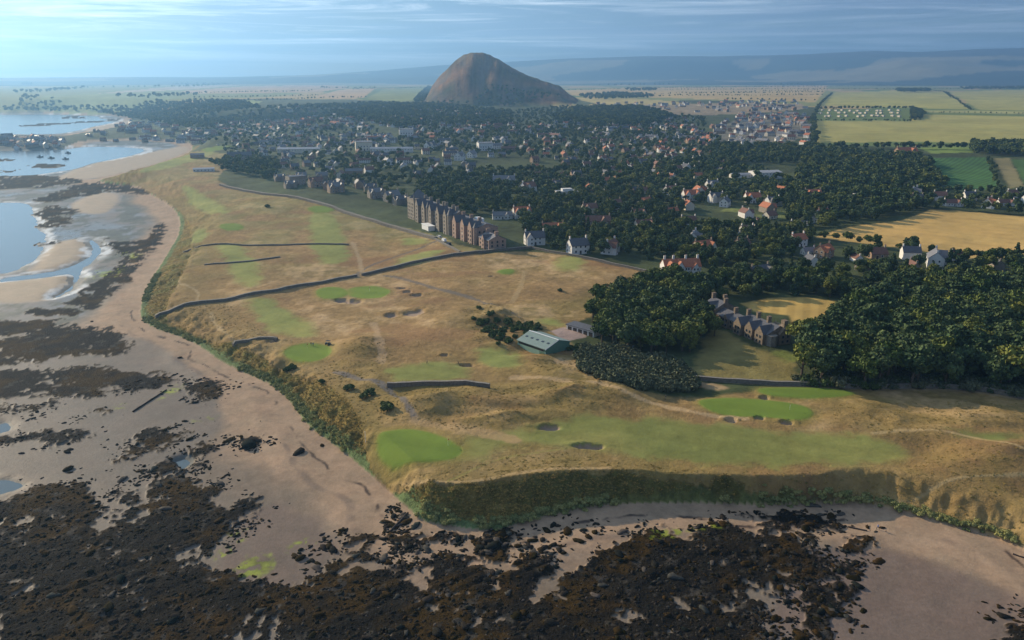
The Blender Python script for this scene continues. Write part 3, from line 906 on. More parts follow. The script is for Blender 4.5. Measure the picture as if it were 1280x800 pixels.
# the sea
wm = bpy.data.materials.new('sea_water')
wm.use_nodes = True
t = NT(wm.node_tree)
tcn = t.n('ShaderNodeTexCoord')
v = t.mapping(tcn.outputs['Object'], (0.5, 1.0, 1.0), (0, 0, 0.5))
h1 = t.noise(v, 0.9, 4, 0.6)
h2 = t.noise(v, 0.12, 3, 0.5)
bn = t.n('ShaderNodeBump', ins={'Strength': 0.25, 'Distance': 0.03, 'Height': t.math('ADD', h1, t.math('MULTIPLY', h2, 3.0))})
bs = t.n('ShaderNodeBsdfPrincipled', ins={'Base Color': (0.07, 0.10, 0.115, 1), 'Roughness': 0.2, 'IOR': 1.33})
t.link(bn.outputs[0], bs.inputs['Normal'])
o_ = t.n('ShaderNodeOutputMaterial')
t.link(bs.outputs[0], o_.inputs[0])
sx = [-11900, -5000, -2500, -1000, -400, 0, 400, 11900]
sy = [60, 150, 300, 600, 1200, 2500, 6000, 14100]
SV = [(a, b, 0.0) for b in sy for a in sx]
SF = [(j * 8 + i, j * 8 + i + 1, j * 8 + i + 9, j * 8 + i + 8) for j in range(7) for i in range(7)]
struct('sea_water', new_mesh('sea_water', SV, SF, [wm]), 'calm pale blue sea and tidal pools along the shore')

# far hills
hz = ground_mat('far_hill_moor', 0.004, 0.25, 0.002, 20.0, 900, 0.1)
ha = np.linspace(R(-46), R(46), 420)
hd = np.linspace(8800, 13600, 46)
A2, D2 = np.meshgrid(ha, hd)
pxs = 640 + FPX * np.tan(A2) / 1.0
prof_y = np.interp(pxs, [-400, 0, 200, 300, 400, 480, 560, 640, 700, 800, 880, 950, 1050, 1130, 1200, 1280, 1700],
                   [97, 97, 96, 96, 93, 87, 79, 74, 71, 67.5, 69, 68, 64, 66, 63, 62, 66])
hx, hy = D2 * np.sin(A2), D2 * np.cos(A2)
topz = (YH - prof_y) / FPX * 12900 / math.cos(PITCH) ** 2 * 0.74 + 118
sh = sstep(9000, 12800, D2 + 900 * fbm(hx, hy, 2600, 201, 4)) * sstep(13600, 13200, D2)
hzz = 55 + (topz - 55) * sh * (1 - 0.16 * np.abs(fbm(hx, hy, 1500, 205, 4)) * sstep(12900, 11500, D2))
hzz[-1, :] = 40
hzz[0, :] = 45
V = np.stack([hx.ravel(), hy.ravel(), hzz.ravel()], -1)
ii = np.arange(46 * 420).reshape(46, 420)
F = np.stack([ii[:-1, :-1], ii[:-1, 1:], ii[1:, 1:], ii[1:, :-1]], -1).reshape(-1, 4)
me = new_mesh('hills', V, F, [hz], None, True)
hcol = np.where((fbm(hx * .6, hy, 900, 211, 2) > 0.15).ravel()[:, None], (0.22, 0.19, 0.10), (0.05, 0.06, 0.035)) * np.ones((len(V), 1))  # low tone holds the cloud shade in the colour; paler patches are fields
hcol = np.where((hzz > 380).ravel()[:, None], (0.06, 0.055, 0.04), hcol)
ca = me.color_attributes.new('Col', 'FLOAT_COLOR', 'POINT')
ca.data.foreach_set('color', np.concatenate([hcol, np.ones((len(V), 1))], 1).astype(np.float32).ravel())
ra = me.attributes.new('Rgh', 'FLOAT', 'POINT')
ra.data.foreach_set('value', np.full(len(V), .95, np.float32))
struct('hills', me, 'long blue moorland hills on the skyline')

#=HAZE=
hb = bpy.data.materials.new('haze_air')
hb.use_nodes = True
t = NT(hb.node_tree)
pv = t.n('ShaderNodeVolumePrincipled', ins={'Color': (0.28, 0.58, 1.0, 1), 'Density': 1.2e-4, 'Anisotropy': 0.5})
o_ = t.n('ShaderNodeOutputMaterial')
t.link(pv.outputs[0], o_.inputs['Volume'])
x0, x1, y0, y1, z0, z1 = -12000, 12000, -300, 14200, -2.0, 690
hv = [(a, b, c) for c in (z0, z1) for b in (y0, y1) for a in (x0, x1)]
hf = [(0, 2, 3, 1), (4, 5, 7, 6), (0, 1, 5, 4), (2, 6, 7, 3), (0, 4, 6, 2), (1, 3, 7, 5)]
tag(obj('haze', new_mesh('haze', hv, hf, [hb])), 'pale blue sea haze over the whole coast', None, None, 'stuff')
#=OBJECTS=
# ------------------------------------------------------------------ mesh builder
class MB:
    def __init__(s):
        s.v, s.f, s.m = [], [], []

    def add(s, V, F, m=0):
        k = len(s.v)
        s.v += [tuple(p) for p in V]
        s.f += [tuple(i + k for i in f) for f in F]
        s.m += [m] * len(F)
        return s

    def box(s, x0, x1, y0, y1, z0, z1, m=0):
        V = [(x0, y0, z0), (x1, y0, z0), (x1, y1, z0), (x0, y1, z0), (x0, y0, z1), (x1, y0, z1), (x1, y1, z1), (x0, y1, z1)]
        return s.add(V, [(0, 3, 2, 1), (4, 5, 6, 7), (0, 1, 5, 4), (1, 2, 6, 5), (2, 3, 7, 6), (3, 0, 4, 7)], m)

    def gable(s, x0, x1, y0, y1, z0, ze, zr, axis='x', m=0):
        """walls with pointed ends, ridge along axis"""
        if axis == 'x':
            c = (y0 + y1) / 2
            V = [(x0, y0, z0), (x0, y1, z0), (x0, y1, ze), (x0, c, zr), (x0, y0, ze), (x1, y0, z0), (x1, y1, z0), (x1, y1, ze), (x1, c, zr), (x1, y0, ze)]
        else:
            c = (x0 + x1) / 2
            V = [(x0, y0, z0), (x1, y0, z0), (x1, y0, ze), (c, y0, zr), (x0, y0, ze), (x0, y1, z0), (x1, y1, z0), (x1, y1, ze), (c, y1, zr), (x0, y1, ze)]
        return s.add(V, [(0, 1, 2, 3, 4), (9, 8, 7, 6, 5), (0, 5, 6, 1), (1, 6, 7, 2), (2, 7, 8, 3), (3, 8, 9, 4), (4, 9, 5, 0)], m)

    def roof(s, x0, x1, y0, y1, ze, zr, axis='x', over=0.35, th=0.22, m=0):
        """two sloping slabs just above the wall head"""
        if axis == 'x':
            c, hw = (y0 + y1) / 2, (y1 - y0) / 2
        else:
            c, hw = (x0 + x1) / 2, (x1 - x0) / 2
        k = (zr - ze) / hw
        for sgn in (-1, 1):
            e = c + sgn * (hw + over)
            zed = ze - k * over + 0.03
            prof = [(c, zr + 0.03), (e, zed), (e, zed + th), (c, zr + th + 0.05)]
            a0, a1 = ((x0 - over * .6, x1 + over * .6) if axis == 'x' else (y0 - over * .6, y1 + over * .6))
            V = [((a, p, z) if axis == 'x' else (p, a, z)) for a in (a0, a1) for p, z in prof]
            s.add(V, [(0, 1, 2, 3), (7, 6, 5, 4), (0, 4, 5, 1), (1, 5, 6, 2), (2, 6, 7, 3), (3, 7, 4, 0)], m)
        return s

    def cyl(s, x, y, z0, z1, r0, r1=None, n=8, m=0):
        r1 = r0 if r1 is None else r1
        V = [(x + r * math.cos(2 * math.pi * i / n), y + r * math.sin(2 * math.pi * i / n), z) for z, r in ((z0, r0), (z1, r1)) for i in range(n)]
        F = [(i, (i + 1) % n, n + (i + 1) % n, n + i) for i in range(n)] + [tuple(range(n - 1, -1, -1)), tuple(range(n, 2 * n))]
        return s.add(V, F, m)

    def tube(s, pts, n=6, m=0):
        """pts: (x, y, z, r)"""
        k = len(pts)
        V = []
        for i, p in enumerate(pts):
            a = Vector(pts[max(i - 1, 0)][:3])
            b = Vector(pts[min(i + 1, k - 1)][:3])
            d = (b - a).normalized()
            u = d.orthogonal().normalized()
            v_ = d.cross(u)
            for j in range(n):
                t_ = 2 * math.pi * j / n
                V.append(Vector(p[:3]) + p[3] * (math.cos(t_) * u + math.sin(t_) * v_))
        F = [(i * n + j, i * n + (j + 1) % n, (i + 1) * n + (j + 1) % n, (i + 1) * n + j) for i in range(k - 1) for j in range(n)]
        F += [tuple(range(n - 1, -1, -1)), tuple(range((k - 1) * n, k * n))]
        return s.add(V, F, m)

    def mesh(s, name, mats, smooth=False):
        return new_mesh(name, s.v, s.f, mats if isinstance(mats, (list, tuple)) else [mats], s.m, smooth)


def empty(name, loc, rot=0.0, scale=None):
    o = bpy.data.objects.new(name, None)
    o.empty_display_size = 0.5
    COL.objects.link(o)
    o.location = loc
    o.rotation_euler = (0, 0, rot)
    if scale is not None:
        o.scale = (scale,) * 3
    return o


def copy_tree(o, parent=None):
    c = o.copy()
    COL.objects.link(c)
    if parent is not None:
        c.parent = parent
    for ch in list(o.children):
        copy_tree(ch, c)
    return c


mat('harled_white', (0.64, 0.62, 0.58), 0.9, 0.10, 0.6)
mat('cream_render', (0.60, 0.54, 0.42), 0.9, 0.12, 0.6)
mat('grey_stone', (0.25, 0.215, 0.17), 0.9, 0.28, 0.9, bump=0.5)
mat('mansion_stone', (0.20, 0.155, 0.11), 0.9, 0.3, 0.9, bump=0.5)  # even dark brown stone of the mansion
mat('red_sandstone', (0.34, 0.235, 0.18), 0.9, 0.25, 0.9, bump=0.5)
mat('brown_stone', (0.30, 0.21, 0.14), 0.9, 0.25, 0.8, bump=0.4)
mat('slate', (0.085, 0.085, 0.095), 0.6, 0.25, 1.2, spec=0.4, stretch=(1, 1, 4))
mat('pale_slate', (0.16, 0.155, 0.16), 0.6, 0.22, 1.2, spec=0.4, stretch=(1, 1, 4))
mat('red_tile', (0.36, 0.13, 0.065), 0.8, 0.25, 1.0, stretch=(1, 1, 4))
mat('brown_tile', (0.17, 0.085, 0.06), 0.8, 0.25, 1.0, stretch=(1, 1, 4))
mat('lead_flat', (0.30, 0.30, 0.31), 0.5, 0.2, 0.5)
mat('window_glass', (0.02, 0.025, 0.03), 0.1, 0.1, 1.0, spec=0.6)
mat('white_paint', (0.78, 0.78, 0.76), 0.6, 0.05, 2)
mat('clay_pot', (0.34, 0.17, 0.10), 0.85, 0.2, 3)
mat('dark_wood', (0.06, 0.045, 0.035), 0.8, 0.2, 2)
mat('leaf_broad', (0.092, 0.116, 0.026), 0.75, 0.22, 0.5, 0.15, island=0.45, objvar=0.5)
mat('leaf_dark', (0.058, 0.088, 0.032), 0.75, 0.2, 0.5, 0.15, island=0.45, objvar=0.22)
mat('leaf_scrub', (0.095, 0.108, 0.062), 0.8, 0.2, 0.8, 0.1, island=0.4, objvar=0.2)
mat('leaf_gorse', (0.065, 0.095, 0.03), 0.8, 0.2, 0.8, 0.1, island=0.4, objvar=0.2)
mat('lyme_grass', (0.25, 0.255, 0.10), 0.8, 0.2, 0.8, 0.1, island=0.35, objvar=0.22)
mat('marram', (0.31, 0.235, 0.08), 0.85, 0.25, 0.6, 0.1, island=0.4, objvar=0.35)
mat('bark', (0.10, 0.075, 0.05), 0.9, 0.3, 2)
mat('rock_dark', (0.020, 0.019, 0.017), 0.9, 0.4, 1.5, 0.03, objvar=0.5, bump=0.8)
mat('rock_weed', (0.026, 0.018, 0.007), 0.9, 0.4, 1.5, 0.03, objvar=0.4, bump=0.8)
mat('rock_pale', (0.06, 0.056, 0.052), 0.9, 0.3, 1.5, 0.03, objvar=0.4, bump=0.8)
mat('wall_stone', (0.17, 0.15, 0.12), 0.9, 0.35, 1.2, bump=0.8)
mat('coping_stone', (0.20, 0.18, 0.155), 0.9, 0.3, 1.2)
mat('green_sheet', (0.10, 0.19, 0.13), 0.6, 0.10, 1.0)
mat('green_roof', (0.19, 0.25, 0.22), 0.5, 0.12, 0.7, stretch=(1, 1, 1))
mat('pale_green', (0.22, 0.34, 0.26), 0.6, 0.08, 1.0)
mat('tarmac', (0.06, 0.06, 0.06), 0.9, 0.15, 1)
mat('car_white', (0.75, 0.75, 0.75), 0.3, 0.03, 1, 0.5)
mat('car_dark', (0.05, 0.06, 0.08), 0.3, 0.03, 1, 0.5)
mat('car_blue', (0.08, 0.16, 0.34), 0.3, 0.03, 1, 0.5)
mat('tyre', (0.02, 0.02, 0.02), 0.9, 0.1, 1)
mat('skin', (0.42, 0.26, 0.19), 0.7, 0.05, 4)
mat('cloth_dark', (0.03, 0.035, 0.05), 0.9, 0.15, 4)
mat('cloth_blue', (0.09, 0.14, 0.30), 0.9, 0.15, 4)
mat('cloth_tan', (0.30, 0.24, 0.16), 0.9, 0.15, 4)
mat('cloth_white', (0.7, 0.7, 0.7), 0.9, 0.1, 4)
mat('hair', (0.05, 0.035, 0.025), 0.8, 0.1, 6)
mat('driftwood', (0.045, 0.035, 0.03), 0.9, 0.3, 3)
mat('flag_red', (0.55, 0.05, 0.04), 0.8, 0.05, 3)
mat('solar', (0.30, 0.36, 0.42), 0.4, 0.1, 1)


# ------------------------------------------------------------------ foliage
def leafy(seed, rx, rz, zc, ncl, nleaf, ls, cr=0.36, shape='round', core=True):
    g = np.random.default_rng(seed)
    V, F = [], []
    cnt = 0
    ico_v, ico_f = ICO
    for c in range(ncl):
        u = g.normal(size=3)
        u /= np.linalg.norm(u)
        if shape == 'round':
            u[2] = abs(u[2]) if g.random() < 0.62 else u[2]
            rad = 0.70 * g.random() ** 0.35
            p = np.array([u[0] * rx * rad, u[1] * rx * rad, zc + u[2] * rz * rad])
            r = rx * cr * g.uniform(0.75, 1.2)
        elif shape == 'cone':
            h = c / ncl
            a = g.random() * 6.283
            rr = rx * (1 - h) * 0.75 * g.uniform(0.5, 1)
            p = np.array([rr * math.cos(a), rr * math.sin(a), zc - rz + 2 * rz * h])
            r = rx * (0.22 + 0.42 * (1 - h)) * g.uniform(0.8, 1.1)
        else:
            a = g.random() * 6.283
            rr = rx * 0.75 * math.sqrt(g.random())
            p = np.array([rr * math.cos(a), rr * math.sin(a), zc * g.uniform(0.5, 1.0)])
            r = rx * cr * g.uniform(0.7, 1.2)
        fl = rz / rx if shape == 'round' else 1.0
        fl = min(max(fl, 0.6), 1.1)
        if core:
            k = 0.80 + 0.25 * g.random((len(ico_v), 1))
            V.append(p + ico_v * k * r * 0.82 * np.array([1, 1, fl]))
            F.append(np.concatenate([ico_f, ico_f[:, 2:3]], 1) + cnt)
            cnt += len(ico_v)
        d = g.normal(size=(nleaf, 3))
        d /= np.linalg.norm(d, axis=1, keepdims=True)
        d[:, 2] = np.where(d[:, 2] < -0.5, -d[:, 2], d[:, 2])
        q = p + d * r * g.uniform(0.75, 1.12, (nleaf, 1)) * np.array([1, 1, fl])
        nrm = d + 0.75 * g.normal(size=(nleaf, 3))
        nrm /= np.linalg.norm(nrm, axis=1, keepdims=True)
        t1 = np.cross(nrm, g.normal(size=(nleaf, 3)))
        t1 /= np.linalg.norm(t1, axis=1, keepdims=True) + 1e-9
        t2 = np.cross(nrm, t1)
        sz = ls * g.uniform(0.55, 1.2, (nleaf, 1))
        a_, b_ = t1 * sz, t2 * sz * 0.75
        V.append(np.stack([q - a_ - b_ * 0.6, q + a_ * 0.4 - b_, q + a_ + b_ * 0.6, q - a_ * 0.4 + b_], 1).reshape(-1, 3))
        F.append(np.arange(nleaf * 4).reshape(-1, 4) + cnt)
        cnt += nleaf * 4
    return np.concatenate(V), np.concatenate(F)


def make_ico(sub=1):
    b = bmesh.new()
    bmesh.ops.create_icosphere(b, subdivisions=sub, radius=1.0)
    v_ = np.array([p.co[:] for p in b.verts])
    f_ = np.array([[q.index for q in f.verts] for f in b.faces])
    b.free()
    return v_, f_


ICO = make_ico(1)
ICO2 = make_ico(2)


def leaf_mesh(name, m, *a, **k):
    V, F = leafy(*a, **k)
    Ff = [tuple(f) if f[2] != f[3] else tuple(f[:3]) for f in F.tolist()]
    return new_mesh(name, V, Ff, [m])


def trunk_mesh(h, r, seed):
    g = random.Random(seed)
    b = MB()
    b.tube([(0, 0, -0.6, r * 1.3), (0.1, 0, h * 0.35, r), (g.uniform(-.3, .3), g.uniform(-.3, .3), h * 0.8, r * 0.5)], 7)
    for i in range(4):
        a = i * 1.57 + g.random()
        b.tube([(0.05, 0, h * (0.35 + .08 * i), r * 0.5), (math.cos(a) * h * 0.16, math.sin(a) * h * 0.16, h * (0.55 + .07 * i), r * 0.32), (math.cos(a) * h * 0.28, math.sin(a) * h * 0.28, h * (0.7 + .06 * i), r * 0.12)], 5)
    return b.mesh('trunk', MATS['bark'])


# broadleaf variants: crown radius about 4.6, height about 10
TREES = []
for i in range(7):
    rx = [4.7, 5.0, 4.2, 4.6, 5.2, 4.0, 4.5][i]
    rz = [4.0, 3.6, 4.4, 4.8, 3.9, 4.9, 4.1][i]
    me = leaf_mesh('crown', MATS['leaf_broad' if i % 3 else 'leaf_dark'], 100 + i, rx, rz, 10.0 - rz * 1.0, 20, 70, 0.42, 0.36)
    TREES.append((me, trunk_mesh(7.0, 0.32, i)))
FAR_TREES = [leaf_mesh('crown', MATS['leaf_broad' if i % 2 else 'leaf_dark'], 200 + i, 4.6, 4.2, 5.2, 11, 26, 0.75, 0.45) for i in range(5)]
CONE = [leaf_mesh('crown', MATS['leaf_dark'], 300 + i, 3.0, 5.4, 6.4, 14, 70, 0.42, 0.4, shape='cone') for i in range(2)]
SCRUB = [leaf_mesh('foliage', MATS['leaf_scrub'], 400 + i, 2.0, 1.3, 1.0, 9, 60, 0.24, 0.45, shape='mound') for i in range(4)]
GORSE = [leaf_mesh('foliage', MATS['leaf_gorse'], 420 + i, 1.6, 1.2, 1.0, 8, 60, 0.20, 0.45, shape='mound') for i in range(3)]
LYME = [leaf_mesh('foliage', MATS['lyme_grass'], 440 + i, 1.6, 0.6, 0.25, 7, 70, 0.15, 0.38, shape='mound') for i in range(4)]
TUSS = [leaf_mesh('foliage', MATS['marram'], 460 + i, 0.9, 0.3, 0.06, 4, 24, 0.13, 0.42, shape='mound', core=False) for i in range(4)]


def scatter(name, meshes, pts, sc, label, mats_keep=True, rotx=None):
    """uncountable small growth or stones: one object that places shared meshes on points"""
    pts = np.asarray(pts, float)
    pc = bpy.data.collections.new(name + '_kinds')
    for i, me in enumerate(meshes):
        pc.objects.link(bpy.data.objects.new('%s_kind_%02d' % (name, i), me))
    me = bpy.data.meshes.new(name)
    me.vertices.add(len(pts))
    me.vertices.foreach_set('co', pts.astype(np.float32).ravel())
    g = np.random.default_rng(len(pts))
    for nm, typ, val in (('sc', 'FLOAT', np.asarray(sc, np.float32)), ('rz', 'FLOAT', (g.random(len(pts)) * 6.283).astype(np.float32)), ('vi', 'INT', g.integers(0, len(meshes), len(pts)).astype(np.int32))):
        me.attributes.new(nm, typ, 'POINT').data.foreach_set('value', val)
    ng = bpy.data.node_groups.new(name + '_nodes', 'GeometryNodeTree')
    ng.interface.new_socket('Geometry', in_out='INPUT', socket_type='NodeSocketGeometry')
    ng.interface.new_socket('Geometry', in_out='OUTPUT', socket_type='NodeSocketGeometry')
    N = ng.nodes
    gi, go = N.new('NodeGroupInput'), N.new('NodeGroupOutput')
    ci = N.new('GeometryNodeCollectionInfo')
    ci.inputs['Collection'].default_value = pc
    ci.inputs['Separate Children'].default_value = True
    ci.inputs['Reset Children'].default_value = True
    ip = N.new('GeometryNodeInstanceOnPoints')
    ip.inputs['Pick Instance'].default_value = True

    def at(nm, typ):
        a = N.new('GeometryNodeInputNamedAttribute')
        a.data_type = typ
        a.inputs['Name'].default_value = nm
        return a.outputs[0]
    cx = N.new('ShaderNodeCombineXYZ')
    Lk = ng.links.new
    Lk(at('rz', 'FLOAT'), cx.inputs[2])
    e2r = N.new('FunctionNodeEulerToRotation')
    Lk(cx.outputs[0], e2r.inputs[0])
    Lk(gi.outputs[0], ip.inputs['Points'])
    Lk(ci.outputs[0], ip.inputs['Instance'])
    Lk(at('vi', 'INT'), ip.inputs['Instance Index'])
    Lk(e2r.outputs[0], ip.inputs['Rotation'])
    Lk(at('sc', 'FLOAT'), ip.inputs['Scale'])
    Lk(ip.outputs[0], go.inputs[0])
    o = obj(name, me)
    md = o.modifiers.new('scatter', 'NODES')
    md.node_group = ng
    tag(o, label, None, None, 'stuff')
    return o


# ------------------------------------------------------------------ houses
def window_mesh(wd, ht, wallf='white_paint'):
    """frame with glass set back; stands on a wall whose outside is +y"""
    b = MB()
    f = 0.12
    b.box(-wd / 2, wd / 2, -0.03, 0.06, 0, f, 0).box(-wd / 2, wd / 2, -0.03, 0.06, ht - f, ht, 0)
    b.box(-wd / 2, -wd / 2 + f, -0.03, 0.06, f, ht - f, 0).box(wd / 2 - f, wd / 2, -0.03, 0.06, f, ht - f, 0)
    b.box(-wd / 2 + f, wd / 2 - f, -0.03, 0.02, f, ht - f, 1)
    return b.mesh('window', [MATS[wallf], MATS['window_glass']])


WIN = window_mesh(1.2, 1.5)
WIN_TALL = window_mesh(1.2, 2.1)
WIN_STONE = window_mesh(1.4, 2.0, 'coping_stone')


def door_mesh():
    b = MB()
    b.box(-0.55, 0.55, -0.03, 0.05, 0, 2.1, 0).box(-0.65, 0.65, -0.03, 0.03, 2.1, 2.25, 1)
    return b.mesh('door', [MATS['dark_wood'], MATS['white_paint']])


DOOR = door_mesh()
HCACHE = {}


def chimney_mesh(h=2.0, w_=0.9, d_=0.6, wm='grey_stone'):
    b = MB()
    b.box(-w_ / 2, w_ / 2, -d_ / 2, d_ / 2, -1.0, h, 0).box(-w_ / 2 - .08, w_ / 2 + .08, -d_ / 2 - .08, d_ / 2 + .08, h, h + .15, 0)
    for i in (-1, 1):
        b.cyl(i * w_ * 0.25, 0, h + .15, h + 0.65, 0.14, 0.11, 6, 1)
    return b.mesh('chimney', [MATS[wm], MATS['clay_pot']])


STYLES = {  # length, width, eave, ridge, wings (x0, x1, depth in front, ridge)
    'cottage': (10, 7.5, 3.0, 6.0, []),
    'house': (11, 8, 5.0, 8.3, []),
    'gabled': (13, 8, 5.0, 8.6, [(1.5, 6.0, 2.0, 8.0)]),
    'villa': (15, 9, 5.8, 9.6, [(-7.0, -2.2, 1.8, 9.0), (2.2, 7.0, 1.8, 9.0)]),
    'terrace': (24, 8, 5.2, 8.2, []),
    'long': (18, 8, 3.2, 6.2, [(-6, -2, 1.5, 5.8)]),
    'block': (16, 12, 8.5, 9.2, []),
}


def house_parts(style, wm, rm, detail):
    key = (style, wm, rm, detail)
    if key in HCACHE:
        return HCACHE[key]
    L, Wd, ze, zr, wings = STYLES[style]
    x0, x1, y0, y1 = -L / 2, L / 2, -Wd / 2, Wd / 2
    bw = MB().gable(x0, x1, y0, y1, -1.5, ze, zr, 'x')
    br = MB().roof(x0, x1, y0, y1, ze, zr, 'x')
    for a, b_, dp, zz in wings:
        bw.gable(a, b_, 0.0, y1 + dp, -1.49, ze + .01, zz, 'y')
        br.roof(a, b_, 0.3, y1 + dp, ze + .01, zz, 'y')
    cm = chimney_mesh(1.4, 1.0, 0.7, 'grey_stone' if wm != 'harled_white' else 'harled_white')
    chs = [(x0 + 0.5, 0, zr), (x1 - 0.5, 0, zr)]
    if style == 'terrace':
        chs.append((0, 0, zr))
    if detail == 0:   # too small in the picture for parts
        b = MB()
        b.add(bw.v, bw.f, 0).add(br.v, br.f, 1)
        for c in chs:
            b.box(c[0] - .5, c[0] + .5, -.4, .4, zr - 1, zr + 1.5, 0)
        for sx_ in (-1, 1):
            for k in range(int(L // 3.2)):
                xx = x0 + 1.8 + k * 3.2
                for fl in range(2 if ze > 4.5 else 1):
                    yy = sx_ * (Wd / 2)
                    b.box(xx - .6, xx + .6, min(yy, yy + sx_ * .03), max(yy, yy + sx_ * .03), 1.0 + 2.6 * fl, 2.4 + 2.6 * fl, 2)
        res = b.mesh('house', [MATS[wm], MATS[rm], MATS['window_glass']])
        HCACHE[key] = res
        return res
    parts = [('wall', bw.mesh('wall', MATS[wm]), (0, 0, 0), 0), ('roof', br.mesh('roof', MATS[rm]), (0, 0, 0), 0)]
    for c in chs:
        parts.append(('chimney', cm, c, math.pi / 2))
    if detail == 2:
        for sx_ in (-1, 1):
            n = int((L - 1.5) // 2.9)
            for k in range(n):
                xx = -(n - 1) * 1.45 + k * 2.9
                yy = sx_ * Wd / 2
                if sx_ > 0:
                    for a, b_, dp, zz in wings:
                        if a - .2 < xx < b_ + .2:
                            yy = sx_ * Wd / 2 + dp
                for fl in range(2 if ze > 4.5 else 1):
                    if fl == 0 and k == n // 2 and sx_ > 0:
                        parts.append(('door', DOOR, (xx, yy, 0.05), 0))
                    else:
                        parts.append(('window', WIN, (xx, yy, 0.9 + 2.6 * fl), 0 if sx_ > 0 else math.pi))
        for sx_ in (-1, 1):
            for fl in range(2 if ze > 4.5 else 1):
                for yy in (-1.7, 1.7):
                    parts.append(('window', WIN, (sx_ * L / 2, yy, 0.9 + 2.6 * fl), -sx_ * math.pi / 2))
    HCACHE[key] = parts
    return parts


TAKEN = []   # (x, y, radius) kept free of trees


def house(style, wm, rm, loc, rot, sc=1.0, detail=2, name='house', label=None, cat='house', group=None):
    L = STYLES[style][0] * sc
    TAKEN.append((loc[0], loc[1], L * 0.5 + 2))
    pr = house_parts(style, wm, rm, detail)
    if detail == 0:
        o = obj(name, pr, None, loc, rot, sc)
        return tag(o, label, cat, group)
    r = empty(name, loc, rot, sc)
    tag(r, label, cat, group)
    for nm, me, l, rr in pr:
        obj(nm, me, r, l, rr)
    return r


